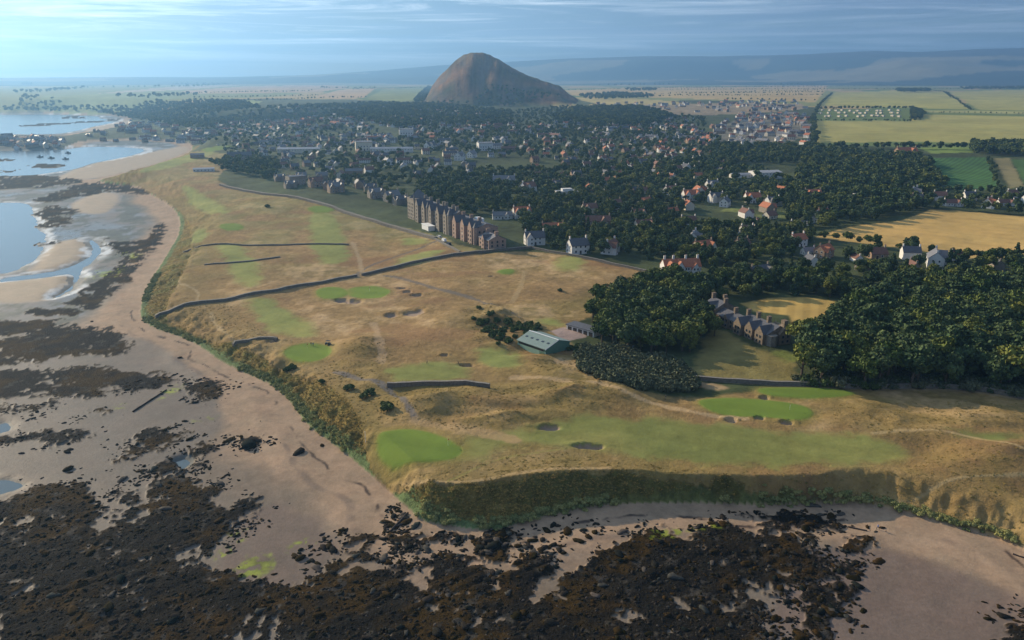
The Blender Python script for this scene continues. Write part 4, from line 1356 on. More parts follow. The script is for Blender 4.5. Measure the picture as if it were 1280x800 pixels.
# houses one can pick out, read off the photograph: base pixel, style, wall, roof, turn, size, label
KEY = [
    (722, 316, 'house', 'harled_white', 'slate', 20, 1.15, 'white house with dark slate roof standing alone at the edge of the links'),
    (668, 305, 'gabled', 'harled_white', 'slate', 10, 1.05, 'white slate roofed house just right of the red sandstone hotel end'),
    (628, 273, 'long', 'harled_white', 'pale_slate', 5, 0.9, 'low white grey roofed house beside the orange roofed one'),
    (652, 272, 'villa', 'harled_white', 'red_tile', 15, 0.95, 'white villa with orange roof in the trees behind the hotel'),
    (630, 229, 'long', 'harled_white', 'pale_slate', 0, 1.3, 'long white house with grey roof high above the hotel'),
    (660, 240, 'gabled', 'harled_white', 'brown_tile', 40, 1.15, 'white gabled house with brown roof left of the flat roofed white block'),
    (763, 316, 'gabled', 'harled_white', 'brown_tile', 60, 1.0, 'white house with tall gable between the links and the dark tree belt'),
    (691, 288, 'long', 'cream_render', 'red_tile', 12, 0.95, 'low red roofed house above the slate roofed white pair'),
    (746, 281, 'long', 'brown_stone', 'brown_tile', 5, 1.15, 'long brown roofed house in the trees above the links corner'),
    (863, 250, 'villa', 'harled_white', 'red_tile', 10, 1.0, 'bright white villa with red roof and several chimneys amid trees'),
    (906, 258, 'house', 'harled_white', 'slate', 60, 0.95, 'white gable end house on a lawn right of the red roofed villa'),
    (940, 253, 'gabled', 'harled_white', 'red_tile', 5, 1.05, 'white house with red roof left of the pale factory shed'),
    (867, 304, 'gabled', 'harled_white', 'pale_slate', 70, 1.0, 'white gabled house deep in the trees above the orange roofed mansion house'),
    (933, 294, 'house', 'harled_white', 'brown_tile', 15, 0.9, 'white house with brown roof in a garden near the middle of the woods'),
    (962, 273, 'cottage', 'cream_render', 'brown_tile', 30, 1.0, 'cream cottage with domed brown roof under the factory shed'),
    (1001, 285, 'long', 'harled_white', 'slate', 0, 0.9, 'pale house with dark roof at the tip of the golden field'),
    (1021, 277, 'house', 'harled_white', 'pale_slate', 75, 0.85, 'brilliant white gable beside the tip of the golden field'),
    (996, 307, 'house', 'harled_white', 'red_tile', 25, 1.0, 'white house with bright orange roof left of the golden field'),
    (1029, 321, 'gabled', 'brown_stone', 'red_tile', 40, 0.95, 'orange roofed house below the golden field corner'),
    (1010, 318, 'cottage', 'harled_white', 'pale_slate', 10, 0.8, 'small white annexe beside the orange roofed house'),
    (1168, 332, 'villa', 'harled_white', 'pale_slate', 65, 1.0, 'white gabled house with grey roof in front of the golden field'),
    (1095, 322, 'cottage', 'brown_stone', 'brown_tile', 5, 1.1, 'brown roofed cottage in the hedge below the golden field'),
    (1142, 247, 'gabled', 'harled_white', 'pale_slate', 50, 1.1, 'white house below the dark green crop field'),
    (1190, 257, 'long', 'harled_white', 'brown_tile', 5, 0.9, 'low white house with brown roof on the road above the golden field'),
    (1235, 259, 'gabled', 'harled_white', 'red_tile', 45, 0.95, 'white gabled house with red roof on the road at the right edge'),
    (1132, 193, 'long', 'brown_stone', 'red_tile', 5, 1.5, 'long red roofed farm building beside the green paddock'),
    (948, 350, 'villa', 'grey_stone', 'slate', 30, 0.9, 'grey gabled house in the wood behind the stone mansion'),
    (838, 243, 'gabled', 'harled_white', 'brown_tile', 30, 1.0, 'white and brown house left of the bright red roofed villa'),
    (575, 200, 'gabled', 'harled_white', 'pale_slate', 70, 1.2, 'steep white gable at the front of the white cluster above the hotel'),
    (590, 197, 'house', 'harled_white', 'pale_slate', 60, 1.1, 'second white gable of the cluster above the hotel'),
    (606, 188, 'block', 'harled_white', 'pale_slate', 15, 1.3, 'large white block at the back of the white cluster above the hotel'),
    (618, 186, 'terrace', 'harled_white', 'pale_slate', 25, 1.0, 'white terrace at the right end of the cluster above the hotel'),
    (508, 171, 'block', 'harled_white', 'pale_slate', 10, 1.5, 'broad white block standing out high in the town'),
    (455, 188, 'block', 'cream_render', 'pale_slate', 15, 1.5, 'square pale block standing out in the middle of the town'),
    (538, 187, 'gabled', 'harled_white', 'slate', 55, 1.3, 'white pointed house left of the white cluster'),
    (490, 251, 'gabled', 'grey_stone', 'pale_slate', 40, 1.1, 'grey villa with pale roof at the left foot of the hotel spire'),
    (470, 247, 'villa', 'grey_stone', 'pale_slate', 30, 0.95, 'grey stone villa second to the left of the hotel'),
    (420, 240, 'villa', 'brown_stone', 'pale_slate', 30, 1.0, 'brown villa with white gables above the links wall'),
    (395, 233, 'gabled', 'brown_stone', 'brown_tile', 35, 1.1, 'brown gabled villa on the links edge left of the white gabled one'),
    (370, 231, 'block', 'grey_stone', 'slate', 35, 1.1, 'tall dark stone block on the links edge'),
    (300, 200, 'terrace', 'grey_stone', 'slate', 20, 1.3, 'long dark terrace with a row of chimneys by the far links'),
]
for px, py, st, wm_, rm_, rot, sc_k, lab in KEY:
    g_ = G(px, py)
    house(st, wm_, rm_, (g_.x, g_.y, g_.z), R(180 + rot), sc_k, 2, 'house', lab)

# the big white orange roofed house at the corner of the links
def big_white():
    g_ = G(850, 343)
    r = empty('gabled_mansion_house', (g_.x, g_.y, g_.z), R(180 + 8))
    tag(r, 'large white many gabled house with orange roofs at the corner of the links', 'house')
    TAKEN.append((g_.x, g_.y, 15))
    bw = MB().gable(-11, 11, -4.5, 4.5, -2, 5.6, 9.4, 'x').gable(5.0, 10.4, 0, 7.2, -2.1, 5.5, 9.0, 'y').gable(-0.6, 4.4, 0, 6.4, -2.2, 5.4, 8.9, 'y').gable(-9.8, -5.0, 0, 6.0, -2.3, 4.4, 7.8, 'y')
    obj('wall', bw.mesh('wall', MATS['harled_white']), r)
    obj('roof', MB().roof(-11, 11, -4.5, 4.5, 5.6, 9.4).mesh('roof', MATS['red_tile']), r)
    for a, b_, d, e, zz in ((5.0, 10.4, 7.2, 5.5, 9.0), (-0.6, 4.4, 6.4, 5.4, 8.9), (-9.8, -5, 6.0, 4.4, 7.8)):
        obj('gable_roof', MB().roof(a, b_, 0.4, d, e, zz, 'y').mesh('gable_roof', MATS['red_tile']), r)
    for xx in (-10, -2.8, 4.7, 10):
        obj('chimney', chimney_mesh(2.2, 1.2, .8, 'harled_white'), r, (xx, 0, 9.2), 0)
    for a, y_ in ((6.6, 7.2), (8.8, 7.2), (0.8, 6.4), (3.0, 6.4), (-8.4, 6.0), (-6.4, 6.0), (-3.4, 4.5), (-2.0, 4.5)):
        for z_ in (0.9, 3.5):
            obj('window', WIN, r, (a, y_, z_), 0)


big_white()

# flat roofed modern white block
def flat_block(px, py, L, Wd, Hh, rot, label, wm_='harled_white', rm_='lead_flat'):
    g_ = G(px, py)
    r = empty('apartment_block', (g_.x, g_.y, g_.z), R(180 + rot))
    tag(r, label, 'building')
    TAKEN.append((g_.x, g_.y, L * .6))
    obj('wall', MB().box(-L / 2, L / 2, -Wd / 2, Wd / 2, -2, Hh).mesh('wall', MATS[wm_]), r)
    obj('roof', MB().box(-L / 2 - .4, L / 2 + .4, -Wd / 2 - .4, Wd / 2 + .4, Hh + .003, Hh + .4).mesh('roof', MATS[rm_]), r)
    obj('penthouse', MB().box(-L / 4, L / 4, -Wd / 4, Wd / 4, Hh + .4, Hh + 2.6).mesh('penthouse', MATS[wm_]), r)
    for fl in range(int(Hh // 3)):
        for k in range(int(L // 3)):
            obj('window', WIN, r, (-L / 2 + 2 + 3 * k, Wd / 2, 0.9 + 3 * fl), 0)
            if k < Wd // 3:
                obj('window', WIN, r, (L / 2, -Wd / 2 + 1.7 + 3 * k, 0.9 + 3 * fl), -math.pi / 2)


flat_block(708, 249, 19, 11, 7.5, 15, 'white flat roofed apartment block with rows of dark windows among trees')
flat_block(1070, 251, 12, 7, 4, 10, 'low pale flat roofed building hidden in the dark wood')


def low_shed(px, py, L, Wd, e, rr, rot, label, wm_, rm_, name='storage_shed'):
    g_ = G(px, py)
    r = empty(name, (g_.x, g_.y, g_.z), R(180 + rot))
    tag(r, label, 'shed')
    TAKEN.append((g_.x, g_.y, L * .6))
    obj('wall', MB().gable(-L / 2, L / 2, -Wd / 2, Wd / 2, -2, e, rr).mesh('wall', MATS[wm_]), r)
    obj('roof', MB().roof(-L / 2, L / 2, -Wd / 2, Wd / 2, e, rr, 'x', .3, .15).mesh('roof', MATS[rm_]), r)
    for k in range(int(L // 4)):
        obj('window', WIN, r, (-L / 2 + 2.5 + 4 * k, Wd / 2, e - 2.2), 0)
    return r


low_shed(956, 222, 30, 20, 6.5, 8.0, 12, 'pale low pitched factory shed among trees', 'harled_white', 'lead_flat', 'factory_shed')
low_shed(925, 222, 22, 9, 3.5, 5.0, 12, 'low pale annexe left of the factory shed', 'harled_white', 'lead_flat')
low_shed(335, 190 + 26, 20, 9, 3, 4, 30, 'white low pavilion by the far links', 'harled_white', 'lead_flat')
low_shed(255, 214, 24, 10, 3, 4.2, 20, 'white roofed pavilion at the edge of the far links', 'harled_white', 'lead_flat')
low_shed(247, 197, 18, 12, 4, 6, 20, 'dark starter hut standing alone on the far green', 'brown_stone', 'slate', 'golf_hut')
low_shed(374, 191, 60, 14, 6, 8, 8, 'long pale roofed hall in the old town', 'cream_render', 'lead_flat')
low_shed(490, 190, 60, 10, 5, 7, 4, 'long low white terrace hall in the middle of the town', 'harled_white', 'lead_flat')


# ------------------------------------------------------------------ the sandstone hotel
def hotel():
    a, b_ = G(611, 313), G(512, 272)
    d = Vector((b_.x - a.x, b_.y - a.y))
    r = empty('sandstone_hotel', (a.x, a.y, min(a.z, b_.z)), math.atan2(d.y, d.x))
    r.scale = (1, 1, 0.84)
    Lh = d.length
    k = Lh / 143.0
    tag(r, 'huge Victorian hotel of grey and red sandstone with gables, spire and chimneys facing the links', 'hotel')
    for t_ in np.linspace(0, 1, 9):
        p = a + (b_ - a) * t_ + Vector((0.88, 0.47, 0)) * 8
        TAKEN.append((p.x, p.y, 15))
    zb = -2.0

    def seg(nm, x0, x1, dp, e, rr, m, rm='slate', y1=0.0):
        obj(nm, MB().gable(x0 * k, x1 * k, y1 - dp, y1, zb, e, rr).mesh(nm, MATS[m]), r)
        obj('roof', MB().roof(x0 * k, x1 * k, y1 - dp, y1, e, rr).mesh('roof', MATS[rm]), r)

    seg('end_wing', 0, 15, 13, 9.5, 13.0, 'red_sandstone', 'pale_slate')
    seg('red_wing', 19, 60, 17, 15.0, 18.5, 'red_sandstone', 'slate')
    seg('grey_wing', 60.3, 128, 16, 16.5, 21.0, 'grey_stone', 'slate')
    obj('link_wing', MB().box(15.1 * k, 18.9 * k, -12, -2, zb, 7).mesh('link_wing', MATS['red_sandstone']), r)
    # projecting gabled bays on the front
    bays = [(4, 8, 1.6, 9.4, 13.2, 'red_sandstone'), (21, 27, 2.4, 15.2, 20.2, 'red_sandstone'), (33, 39, 2.4, 15.2, 20.2, 'red_sandstone'), (46, 52, 2.6, 15.2, 20.6, 'red_sandstone'),
            (63, 69, 2.4, 16.6, 22.6, 'grey_stone'), (76, 82, 2.6, 16.6, 23.0, 'grey_stone'), (92, 97, 2.2, 16.6, 22.2, 'grey_stone'), (104, 110, 2.6, 16.6, 23.0, 'grey_stone'), (118, 124, 2.4, 16.6, 22.6, 'grey_stone')]
    for x0, x1, dp, e, rr, m in bays:
        g_ = obj('gable_bay', MB().gable(x0 * k, x1 * k, -6, dp, zb - .01, e, rr, 'y').mesh('gable_bay', MATS[m]), r)
        obj('bay_roof', MB().roof(x0 * k, x1 * k, -6, dp - 0.3, e - .02, rr - .25, 'y', .2).mesh('bay_roof', MATS['slate']), g_)
    # round corner turrets and the spire tower
    for x_, y_, rad, h_, hs, m in ((60.2, 0.4, 2.2, 18.5, 6.5, 'grey_stone'), (100.5, 0.6, 1.7, 18, 5.5, 'grey_stone'), (19, 0.3, 1.7, 16, 4.5, 'red_sandstone')):
        g_ = obj('turret', MB().cyl(x_ * k, y_, zb, h_, rad, rad, 12).mesh('turret', MATS[m]), r)
        obj('turret_roof', MB().cyl(x_ * k, y_, h_ + .003, h_ + hs, rad + .25, 0.05, 12).mesh('turret_roof', MATS['slate']), g_)
    tw = obj('tower', MB().box(128.3 * k, 143 * k, -13, 1.5, zb, 20).box(128 * k, 143.3 * k, -13.3, 1.8, 20.003, 21).mesh('tower', MATS['grey_stone']), r)
    obj('spire', MB().cyl(135.6 * k, -5.7, 21.003, 29.5, 8.2, 0.1, 4).mesh('spire', MATS['slate']), tw)
    for x_, y_ in ((128.6, 1.2), (142.6, 1.2)):
        obj('pinnacle', MB().cyl(x_ * k, y_, 21.0, 25.5, 1.0, 0.05, 8).mesh('pinnacle', MATS['grey_stone']), tw)
    obj('conservatory', MB().box(84 * k, 97 * k, 2.7, 8.0, zb, 4.0).box(83.5 * k, 97.5 * k, 2.5, 8.3, 4.003, 4.4).mesh('conservatory', MATS['white_paint']), r)
    cm1, cm2 = chimney_mesh(3.6, 2.6, 1.0, 'grey_stone'), chimney_mesh(3.2, 2.6, 1.0, 'red_sandstone')
    for x_ in (30, 43, 56):
        obj('chimney', cm2, r, (x_ * k, -8.5, 18.3), math.pi / 2)
    for x_ in (66, 72.5, 85, 90, 101, 115, 126):
        obj('chimney', cm1, r, (x_ * k, -8, 20.8), math.pi / 2)
    obj('chimney', cm2, r, (1.2, -6.5, 12.8), math.pi / 2)
    obj('chimney', cm2, r, (13.5 * k, -6.5, 12.8), math.pi / 2)
    obj('roof_plant', MB().box(34 * k, 42 * k, -14, -10.5, 15.6, 19.4).mesh('roof_plant', MATS['white_paint']), r)
    # windows floor by floor
    for x_ in np.arange(2, 143, 3.4):
        if 14.5 < x_ < 19.5:
            continue
        y_ = 0.0
        for x0, x1, dp, e, rr, m in bays:
            if x0 - .7 < x_ < x1 + .7:
                y_ = dp if x0 + .9 < x_ < x1 - .9 else None
        if x_ > 128:
            y_ = 1.5
        if y_ is None:
            continue
        nf = 3 if x_ < 15 else (4 if x_ < 60 else 5)
        for fl in range(nf):
            if 83 < x_ < 98 and fl == 0:
                continue
            obj('window', WIN_STONE, r, (x_ * k, y_, 0.8 + 3.4 * fl), 0)
    for y_ in (-2.5, -6.5, -10.5):
        for fl in range(3):
            obj('window', WIN_STONE, r, (0, y_, 0.8 + 3.0 * fl), math.pi / 2)
    for y_ in (-2.8, -6.4, -10, -13.6):
        obj('window', WIN_STONE, r, (19 * k, y_, 10.8), math.pi / 2)


hotel()


# ------------------------------------------------------------------ the stone mansion in the wood
def mansion():
    a, b_ = G(958, 432), G(893, 402)
    d = Vector((b_.x - a.x, b_.y - a.y))
    z0 = max(a.z, b_.z)
    r = empty('stone_mansion', (a.x, a.y, z0), math.atan2(d.y, d.x))
    r.scale = (1, 1, 0.66)
    k = d.length / 36.0
    tag(r, 'grey stone baronial mansion with steep gables and tall chimneys among woods', 'mansion')
    nrm = Vector((-d.y, d.x)).normalized()
    for t_ in np.linspace(0, 1.2, 6):
        p = a + (b_ - a) * t_
        TAKEN.append((p.x - nrm.x * 6, p.y - nrm.y * 6, 11))
        TAKEN.append((p.x + nrm.x * 4, p.y + nrm.y * 4, 6))
    zb = -4.0

    def seg(nm, x0, x1, dp, e, rr):
        obj(nm, MB().gable(x0 * k, x1 * k, -dp, 0, zb, e, rr).mesh(nm, MATS['mansion_stone']), r)
        obj('roof', MB().roof(x0 * k, x1 * k, -dp, 0, e, rr, 'x', .15).mesh('roof', MATS['slate']), r)

    seg('main_block', 0, 20, 13, 7.2, 12.0)
    seg('middle_wing', 20.2, 36, 10, 6.2, 9.6)
    seg('far_block', 36.2, 46, 12, 8.8, 13.4)
    for x0, x1, dp, e, rr in ((1.0, 6.2, 1.6, 7.3, 12.2), (8.2, 13.2, 1.4, 7.3, 12.0), (14.8, 19.8, 2.2, 7.3, 12.2), (26, 29.5, .8, 6.3, 9.4), (38, 43.5, 1.2, 8.9, 13.2)):
        g_ = obj('gable_bay', MB().gable(x0 * k, x1 * k, -5, dp, zb - .01, e, rr, 'y').mesh('gable_bay', MATS['mansion_stone']), r)
        obj('bay_roof', MB().roof(x0 * k, x1 * k, -5, dp - .3, e - .02, rr - .25, 'y', .15).mesh('bay_roof', MATS['slate']), g_)
        for fl in range(2):
            for o_x in (-1.0, 1.0):
                obj('window', WIN_STONE, r, ((x0 + x1) / 2 * k + o_x, dp, 0.9 + 3.3 * fl), 0)
    obj('end_gable', MB().gable(-1.6, 6, -11.5, -5.5, zb - .02, 7.2, 12.6, 'x').mesh('end_gable', MATS['mansion_stone']), r)
    obj('bay_window', MB().cyl(-0.4, -2.2, zb, 6.6, 2.3, 2.3, 8).cyl(-0.4, -2.2, 6.603, 7.2, 2.45, 2.45, 8).mesh('bay_window', MATS['coping_stone']), r)
    for y_ in (-7.2, -9.8):
        for fl in range(2):
            obj('window', WIN_STONE, r, (-1.6, y_, 0.9 + 3.3 * fl), math.pi / 2)
    tall = chimney_mesh(3.8, 1.9, 1.1, 'mansion_stone')
    for x_, y_, z_ in ((-0.6, -8.5, 12.0), (7.2, -6.5, 11.8), (14, -6.5, 11.8), (20, -6.0, 11.4), (27.5, -5, 9.4), (36.4, -6, 12.4), (41, -9, 12.8), (45.6, -6, 13.0), (3.6, -11.5, 10.0)):
        obj('chimney', tall, r, (x_ * k, y_, z_), math.pi / 2)
    for x_ in (22, 24.4, 31, 33.4):
        for fl in range(2):
            obj('window', WIN_STONE, r, (x_ * k, 0, 0.8 + 2.9 * fl), 0)


mansion()


# ------------------------------------------------------------------ green shed, garages
def green_shed():
    a, b_, c_ = G(682, 443), G(647, 430), G(710, 436)
    d = Vector((b_.x - a.x, b_.y - a.y))
    e_ = Vector((c_.x - a.x, c_.y - a.y))
    L, Wd = d.length, e_.length
    z0 = min(a.z, b_.z, c_.z)
    r = empty('green_shed', (a.x, a.y, z0), math.atan2(d.y, d.x))
    tag(r, 'green corrugated greenkeepers shed with skylights beside a gravel yard', 'shed')
    TAKEN.append(((b_.x + c_.x) / 2, (b_.y + c_.y) / 2, 13))
    obj('wall', MB().gable(0, L, -Wd, 0, -1.5, 3.6, 5.8).mesh('wall', MATS['green_sheet']), r)
    obj('lower_wall', MB().box(-.02, L + .02, 0.003, .06, -1.5, 2.2).mesh('lower_wall', MATS['pale_green']), r)
    obj('roof', MB().roof(0, L, -Wd, 0, 3.6, 5.8, 'x', .5, .15).mesh('roof', MATS['green_roof']), r)
    obj('ridge_cap', MB().box(-.3, L + .3, -Wd / 2 - .25, -Wd / 2 + .25, 6.02, 6.14).mesh('ridge_cap', MATS['white_paint']), r)
    obj('verge_board', MB().add([(-.36, .5, 3.3), (-.36, -Wd / 2, 5.7), (-.36, -Wd / 2, 6.1), (-.36, .5, 3.7), (-.31, .5, 3.3), (-.31, -Wd / 2, 5.7), (-.31, -Wd / 2, 6.1), (-.31, .5, 3.7)],
        [(0, 1, 2, 3), (7, 6, 5, 4), (0, 4, 5, 1), (1, 5, 6, 2), (2, 6, 7, 3), (3, 7, 4, 0)]).mesh('verge_board', MATS['white_paint']), r)
    obj('window_band', MB().box(1.2, L - .8, .02, .08, 2.25, 3.2).mesh('window_band', MATS['window_glass']), r)
    obj('door', MB().box(0.8, 3.6, .07, .12, -1.2, 2.1).mesh('door', MATS['green_sheet']), r)
    sl = (5.8 - 3.6) / (Wd / 2)
    sk = MB().add([(-.6, -.45, -.45 * -sl), (.6, -.45, -.45 * -sl), (.6, .45, .45 * -sl), (-.6, .45, .45 * -sl), (-.6, -.45, -.45 * -sl + .1), (.6, -.45, -.45 * -sl + .1), (.6, .45, .45 * -sl + .1), (-.6, .45, .45 * -sl + .1)],
                  [(0, 3, 2, 1), (4, 5, 6, 7), (0, 1, 5, 4), (1, 2, 6, 5), (2, 3, 7, 6), (3, 0, 4, 7)]).mesh('skylight', MATS['window_glass'])
    for i in range(5):
        obj('skylight', sk, r, (2 + i * (L - 4) / 4, -Wd * .24, 3.6 + sl * Wd * .24 + .2))


green_shed()


def garage_row():
    a, b_ = G(742, 422), G(708, 411)
    d = Vector((b_.x - a.x, b_.y - a.y))
    L = d.length
    r = empty('garage_row', (a.x, a.y, min(a.z, b_.z)), math.atan2(d.y, d.x))
    tag(r, 'low flat roofed row of white fronted garages at the back of the gravel yard', 'garage')
    TAKEN.append(((a.x + b_.x) / 2, (a.y + b_.y) / 2, 8))
    obj('wall', MB().box(0, L, -6, 0, -1, 2.6).mesh('wall', MATS['harled_white']), r)
    obj('roof', MB().box(-.3, L + .3, -6.3, .4, 2.603, 2.9).mesh('roof', MATS['slate']), r)
    n = int(L // 3)
    for i in range(n):
        obj('door', MB().box(-1.1, 1.1, .01, .06, 0, 2.1).mesh('door', MATS['dark_wood']), r, (1.7 + i * 3, 0, 0))


garage_row()

# ------------------------------------------------------------------ town houses
hrng = np.random.default_rng(21)


def fill(poly_px, n, minsep, z=None):
    """n spread points on the ground inside an outline"""
    pw = np.array(WG(poly_px))
    lo, hi = pw.min(0), pw.max(0)
    out = []
    tries = 0
    while len(out) < n and tries < 30:
        tries += 1
        c = lo + hrng.random((n * 3, 2)) * (hi - lo)
        _, ins = polydist(c[:, 0], c[:, 1], pw)
        for p in c[ins]:
            if all((p[0] - q[0]) ** 2 + (p[1] - q[1]) ** 2 > minsep ** 2 for q in out) and all((p[0] - q[0]) ** 2 + (p[1] - q[1]) ** 2 > (minsep * .4 + q[2]) ** 2 for q in TAKEN):
                out.append(p)
                if len(out) >= n:
                    break
    return out


WN = {'harled_white': 'white', 'cream_render': 'cream', 'grey_stone': 'grey stone', 'brown_stone': 'brown', 'red_sandstone': 'red sandstone'}
RN = {'slate': 'dark slate', 'pale_slate': 'grey slate', 'red_tile': 'orange tiled', 'brown_tile': 'brown tiled'}
REGIONS = [  # outline, number, spacing, street angle, styles, walls, roofs, place
    ([(170, 177), (240, 165), (300, 153), (420, 150), (500, 175), (480, 222), (400, 226), (330, 205), (300, 186), (240, 179)], 230, 13, 25, ['house', 'terrace', 'gabled', 'house'], ['harled_white', 'grey_stone', 'brown_stone', 'cream_render'], ['slate', 'pale_slate', 'slate', 'brown_tile'], 'in the old town'),
    ([(98, 171), (130, 163), (166, 150), (240, 163), (238, 176), (100, 175)], 60, 20, 10, ['house', 'terrace'], ['harled_white', 'grey_stone', 'cream_render'], ['slate', 'pale_slate'], 'on the harbour waterfront'),
    ([(420, 152), (560, 135), (640, 152), (660, 205), (520, 235), (480, 222)], 200, 15, 15, ['house', 'gabled', 'terrace'], ['harled_white', 'grey_stone', 'brown_stone', 'cream_render'], ['slate', 'pale_slate', 'brown_tile', 'slate'], 'in mid town gardens'),
    ([(650, 178), (880, 172), (905, 215), (800, 252), (650, 232)], 125, 17, 20, ['house', 'cottage', 'gabled'], ['harled_white', 'brown_stone', 'cream_render', 'brown_stone'], ['brown_tile', 'red_tile', 'slate', 'brown_tile'], 'in the leafy suburb'),
    ([(884, 182), (880, 165), (930, 142), (1010, 142), (1010, 182)], 150, 15, 12, ['house', 'gabled', 'house', 'terrace'], ['harled_white', 'harled_white', 'cream_render'], ['slate', 'slate', 'brown_tile', 'red_tile'], 'on the new estate'),
    ([(640, 168), (700, 152), (870, 150), (878, 172), (700, 178)], 95, 17, 18, ['house', 'cottage', 'terrace'], ['harled_white', 'cream_render', 'brown_stone'], ['pale_slate', 'slate', 'brown_tile'], 'left of the new estate'),
    ([(744, 130), (1000, 126), (1012, 138), (760, 141)], 110, 26, 8, ['house', 'terrace'], ['harled_white', 'brown_stone', 'cream_render'], ['pale_slate', 'brown_tile', 'slate'], 'on the building site at the far edge of the town'),
    ([(300, 148), (430, 130), (560, 128), (640, 140), (560, 135), (420, 150)], 70, 28, 8, ['house', 'terrace'], ['harled_white', 'cream_render', 'grey_stone'], ['pale_slate', 'slate'], 'on the far slope under the hill'),
    ([(670, 245), (820, 240), (1000, 232), (1040, 262), (1012, 300), (900, 325), (780, 296)], 22, 30, 15, ['gabled', 'house', 'villa'], ['harled_white', 'cream_render', 'grey_stone'], ['slate', 'brown_tile', 'pale_slate', 'red_tile'], 'in woods above the mansion'),
    ([(1110, 246), (1280, 247), (1300, 262), (1160, 258)], 9, 26, 5, ['house', 'long'], ['harled_white', 'brown_stone'], ['brown_tile', 'slate'], 'above the golden field'),
    ([(985, 324), (1130, 318), (1290, 326), (1290, 342), (1000, 338)], 10, 24, 10, ['house', 'cottage'], ['harled_white', 'grey_stone'], ['slate', 'brown_tile'], 'below the golden field'),
    ([(345, 236), (420, 236), (505, 258), (500, 250), (400, 222), (345, 226)], 12, 22, 35, ['villa', 'gabled'], ['grey_stone', 'brown_stone'], ['slate', 'pale_slate'], 'left of the hotel'),
    ([(0, 171), (40, 171.5), (80, 173), (76, 184), (45, 186), (0, 187)], 44, 13, 5, ['house', 'terrace', 'long'], ['grey_stone', 'harled_white', 'brown_stone'], ['slate', 'pale_slate'], 'on the old harbour point'),
    ([(120, 140), (180, 136), (230, 133), (200, 142), (150, 145)], 16, 40, 5, ['house', 'terrace'], ['harled_white'], ['slate'], 'beyond the far bay'),
]
hs = []
for pp, n, sep_, ang, sts, wms, rms, place in REGIONS:
    for p in fill(pp, n, sep_):
        st = sts[hrng.integers(len(sts))]
        hs.append((p[0], p[1], st, wms[hrng.integers(len(wms))], rms[hrng.integers(len(rms))], R(180 + ang + hrng.choice([0, 0, 90, 75, 15, -20]) + hrng.normal() * 5), hrng.uniform(0.72, 0.98), place))
hs.sort(key=lambda q: math.hypot(q[0], q[1]))
n_ind = 300 - len(KEY)
farh = {}
for i, (x, y, st, wm_, rm_, rot, s_, place) in enumerate(hs):
    dist = math.hypot(x, y)
    z_ = float(hgt(x, y)[0])
    if i < n_ind:
        same = [j for j in range(n_ind) if hs[j][3:5] == (wm_, rm_) and hs[j][7] == place]
        lab = '%s %s roofed house %s' % (WN[wm_], RN[rm_].split()[0], place)
        if len(same) > 1:
            lab = '%s from left in %s row of %s %s-roofed houses %s' % (*by_rows(same, {j: hs[j][0] / hs[j][1] for j in same}, {j: math.hypot(hs[j][0], hs[j][1]) for j in same}, 9)[i], WN[wm_], RN[rm_].split()[0], place)
        house(st, wm_, rm_, (x, y, z_), rot, s_, 1 if dist < 900 else 0, 'house', lab, 'house', '%s %s houses %s' % (WN[wm_], RN[rm_], place))
    else:
        farh.setdefault((st, wm_, rm_), []).append((x, y, z_, s_))
        TAKEN.append((x, y, 7))
FARSTUFF = []
keys = sorted(farh)
meshes = [house_parts(*kk, 0) for kk in keys]
fp, fs_, fv = [], [], []
for i, kk in enumerate(keys):
    for x, y, z_, s_ in farh[kk]:
        fp.append((x, y, z_))
        fs_.append(s_)
scatter('distant_houses', meshes, fp, fs_, 'far houses of the town that merge into one mass of roofs')

# caravans behind the pale field
cb = MB()
cb.box(-5, 5, -1.7, 1.7, 0.5, 2.9, 0).gable(-5.1, 5.1, -1.8, 1.8, 2.9, 2.95, 3.5, 'x', 1).box(-3.8, -2.2, 1.7, 1.74, 1.4, 2.4, 2).box(0.5, 3.6, 1.7, 1.74, 1.4, 2.4, 2).box(-4.6, 4.6, -1.5, 1.5, 0.0, 0.5, 3)
cme = cb.mesh('static_caravan', [MATS['cream_render'], MATS['lead_flat'], MATS['window_glass'], MATS['tyre']])
for row, (ya, yb) in enumerate(((138.5, 139.5), (141.5, 142.5), (145.5, 146.5))):
    for i in range(11):
        g_ = G(1026 + i * 9.6 + row * 2 + hrng.normal() * 2, ya + hrng.random() * 1.2)
        tag(obj('static_caravan', cme, None, g_, R(90 + hrng.normal() * 6), 1.25), 'white static caravan, %s from left in the %s row above the pale field' % (ORD[i], ('back', 'middle', 'front')[row]), 'caravan', 'caravans on the site above the pale field')
        TAKEN.append((g_.x, g_.y, 9))

# ------------------------------------------------------------------ trees
TP = np.array(TAKEN)
trng = np.random.default_rng(5)
tree_pts = []   # x, y, scale, kind, stand


def wood(poly_px, spacing, smin, smax, stand, drop=0.0, kind='broad', clear=True):
    pw = np.array(WG(poly_px))
    lo, hi = pw.min(0), pw.max(0)
    gx, gy = np.meshgrid(np.arange(lo[0], hi[0], spacing), np.arange(lo[1], hi[1], spacing))
    gx = gx.ravel() + trng.uniform(-.48, .48, gx.size) * spacing
    gy = gy.ravel() + trng.uniform(-.48, .48, gy.size) * spacing
    _, ins = polydist(gx, gy, pw)
    ins &= trng.random(gx.size) >= drop
    for x, y in zip(gx[ins], gy[ins]):
        s_ = trng.uniform(smin, smax)
        dd = np.hypot(TP[:, 0] - x, TP[:, 1] - y)
        if (dd < TP[:, 2] * 0.8 + 1.6 * s_).any():
            continue
        dd = np.hypot(TP[:, 0] - x, TP[:, 1] - (y + 9))   # keep the view of a house front partly open
        if clear and (dd < TP[:, 2] * 0.6).any() and trng.random() < 0.35:
            continue
        tree_pts.append((x, y, s_, kind, stand))


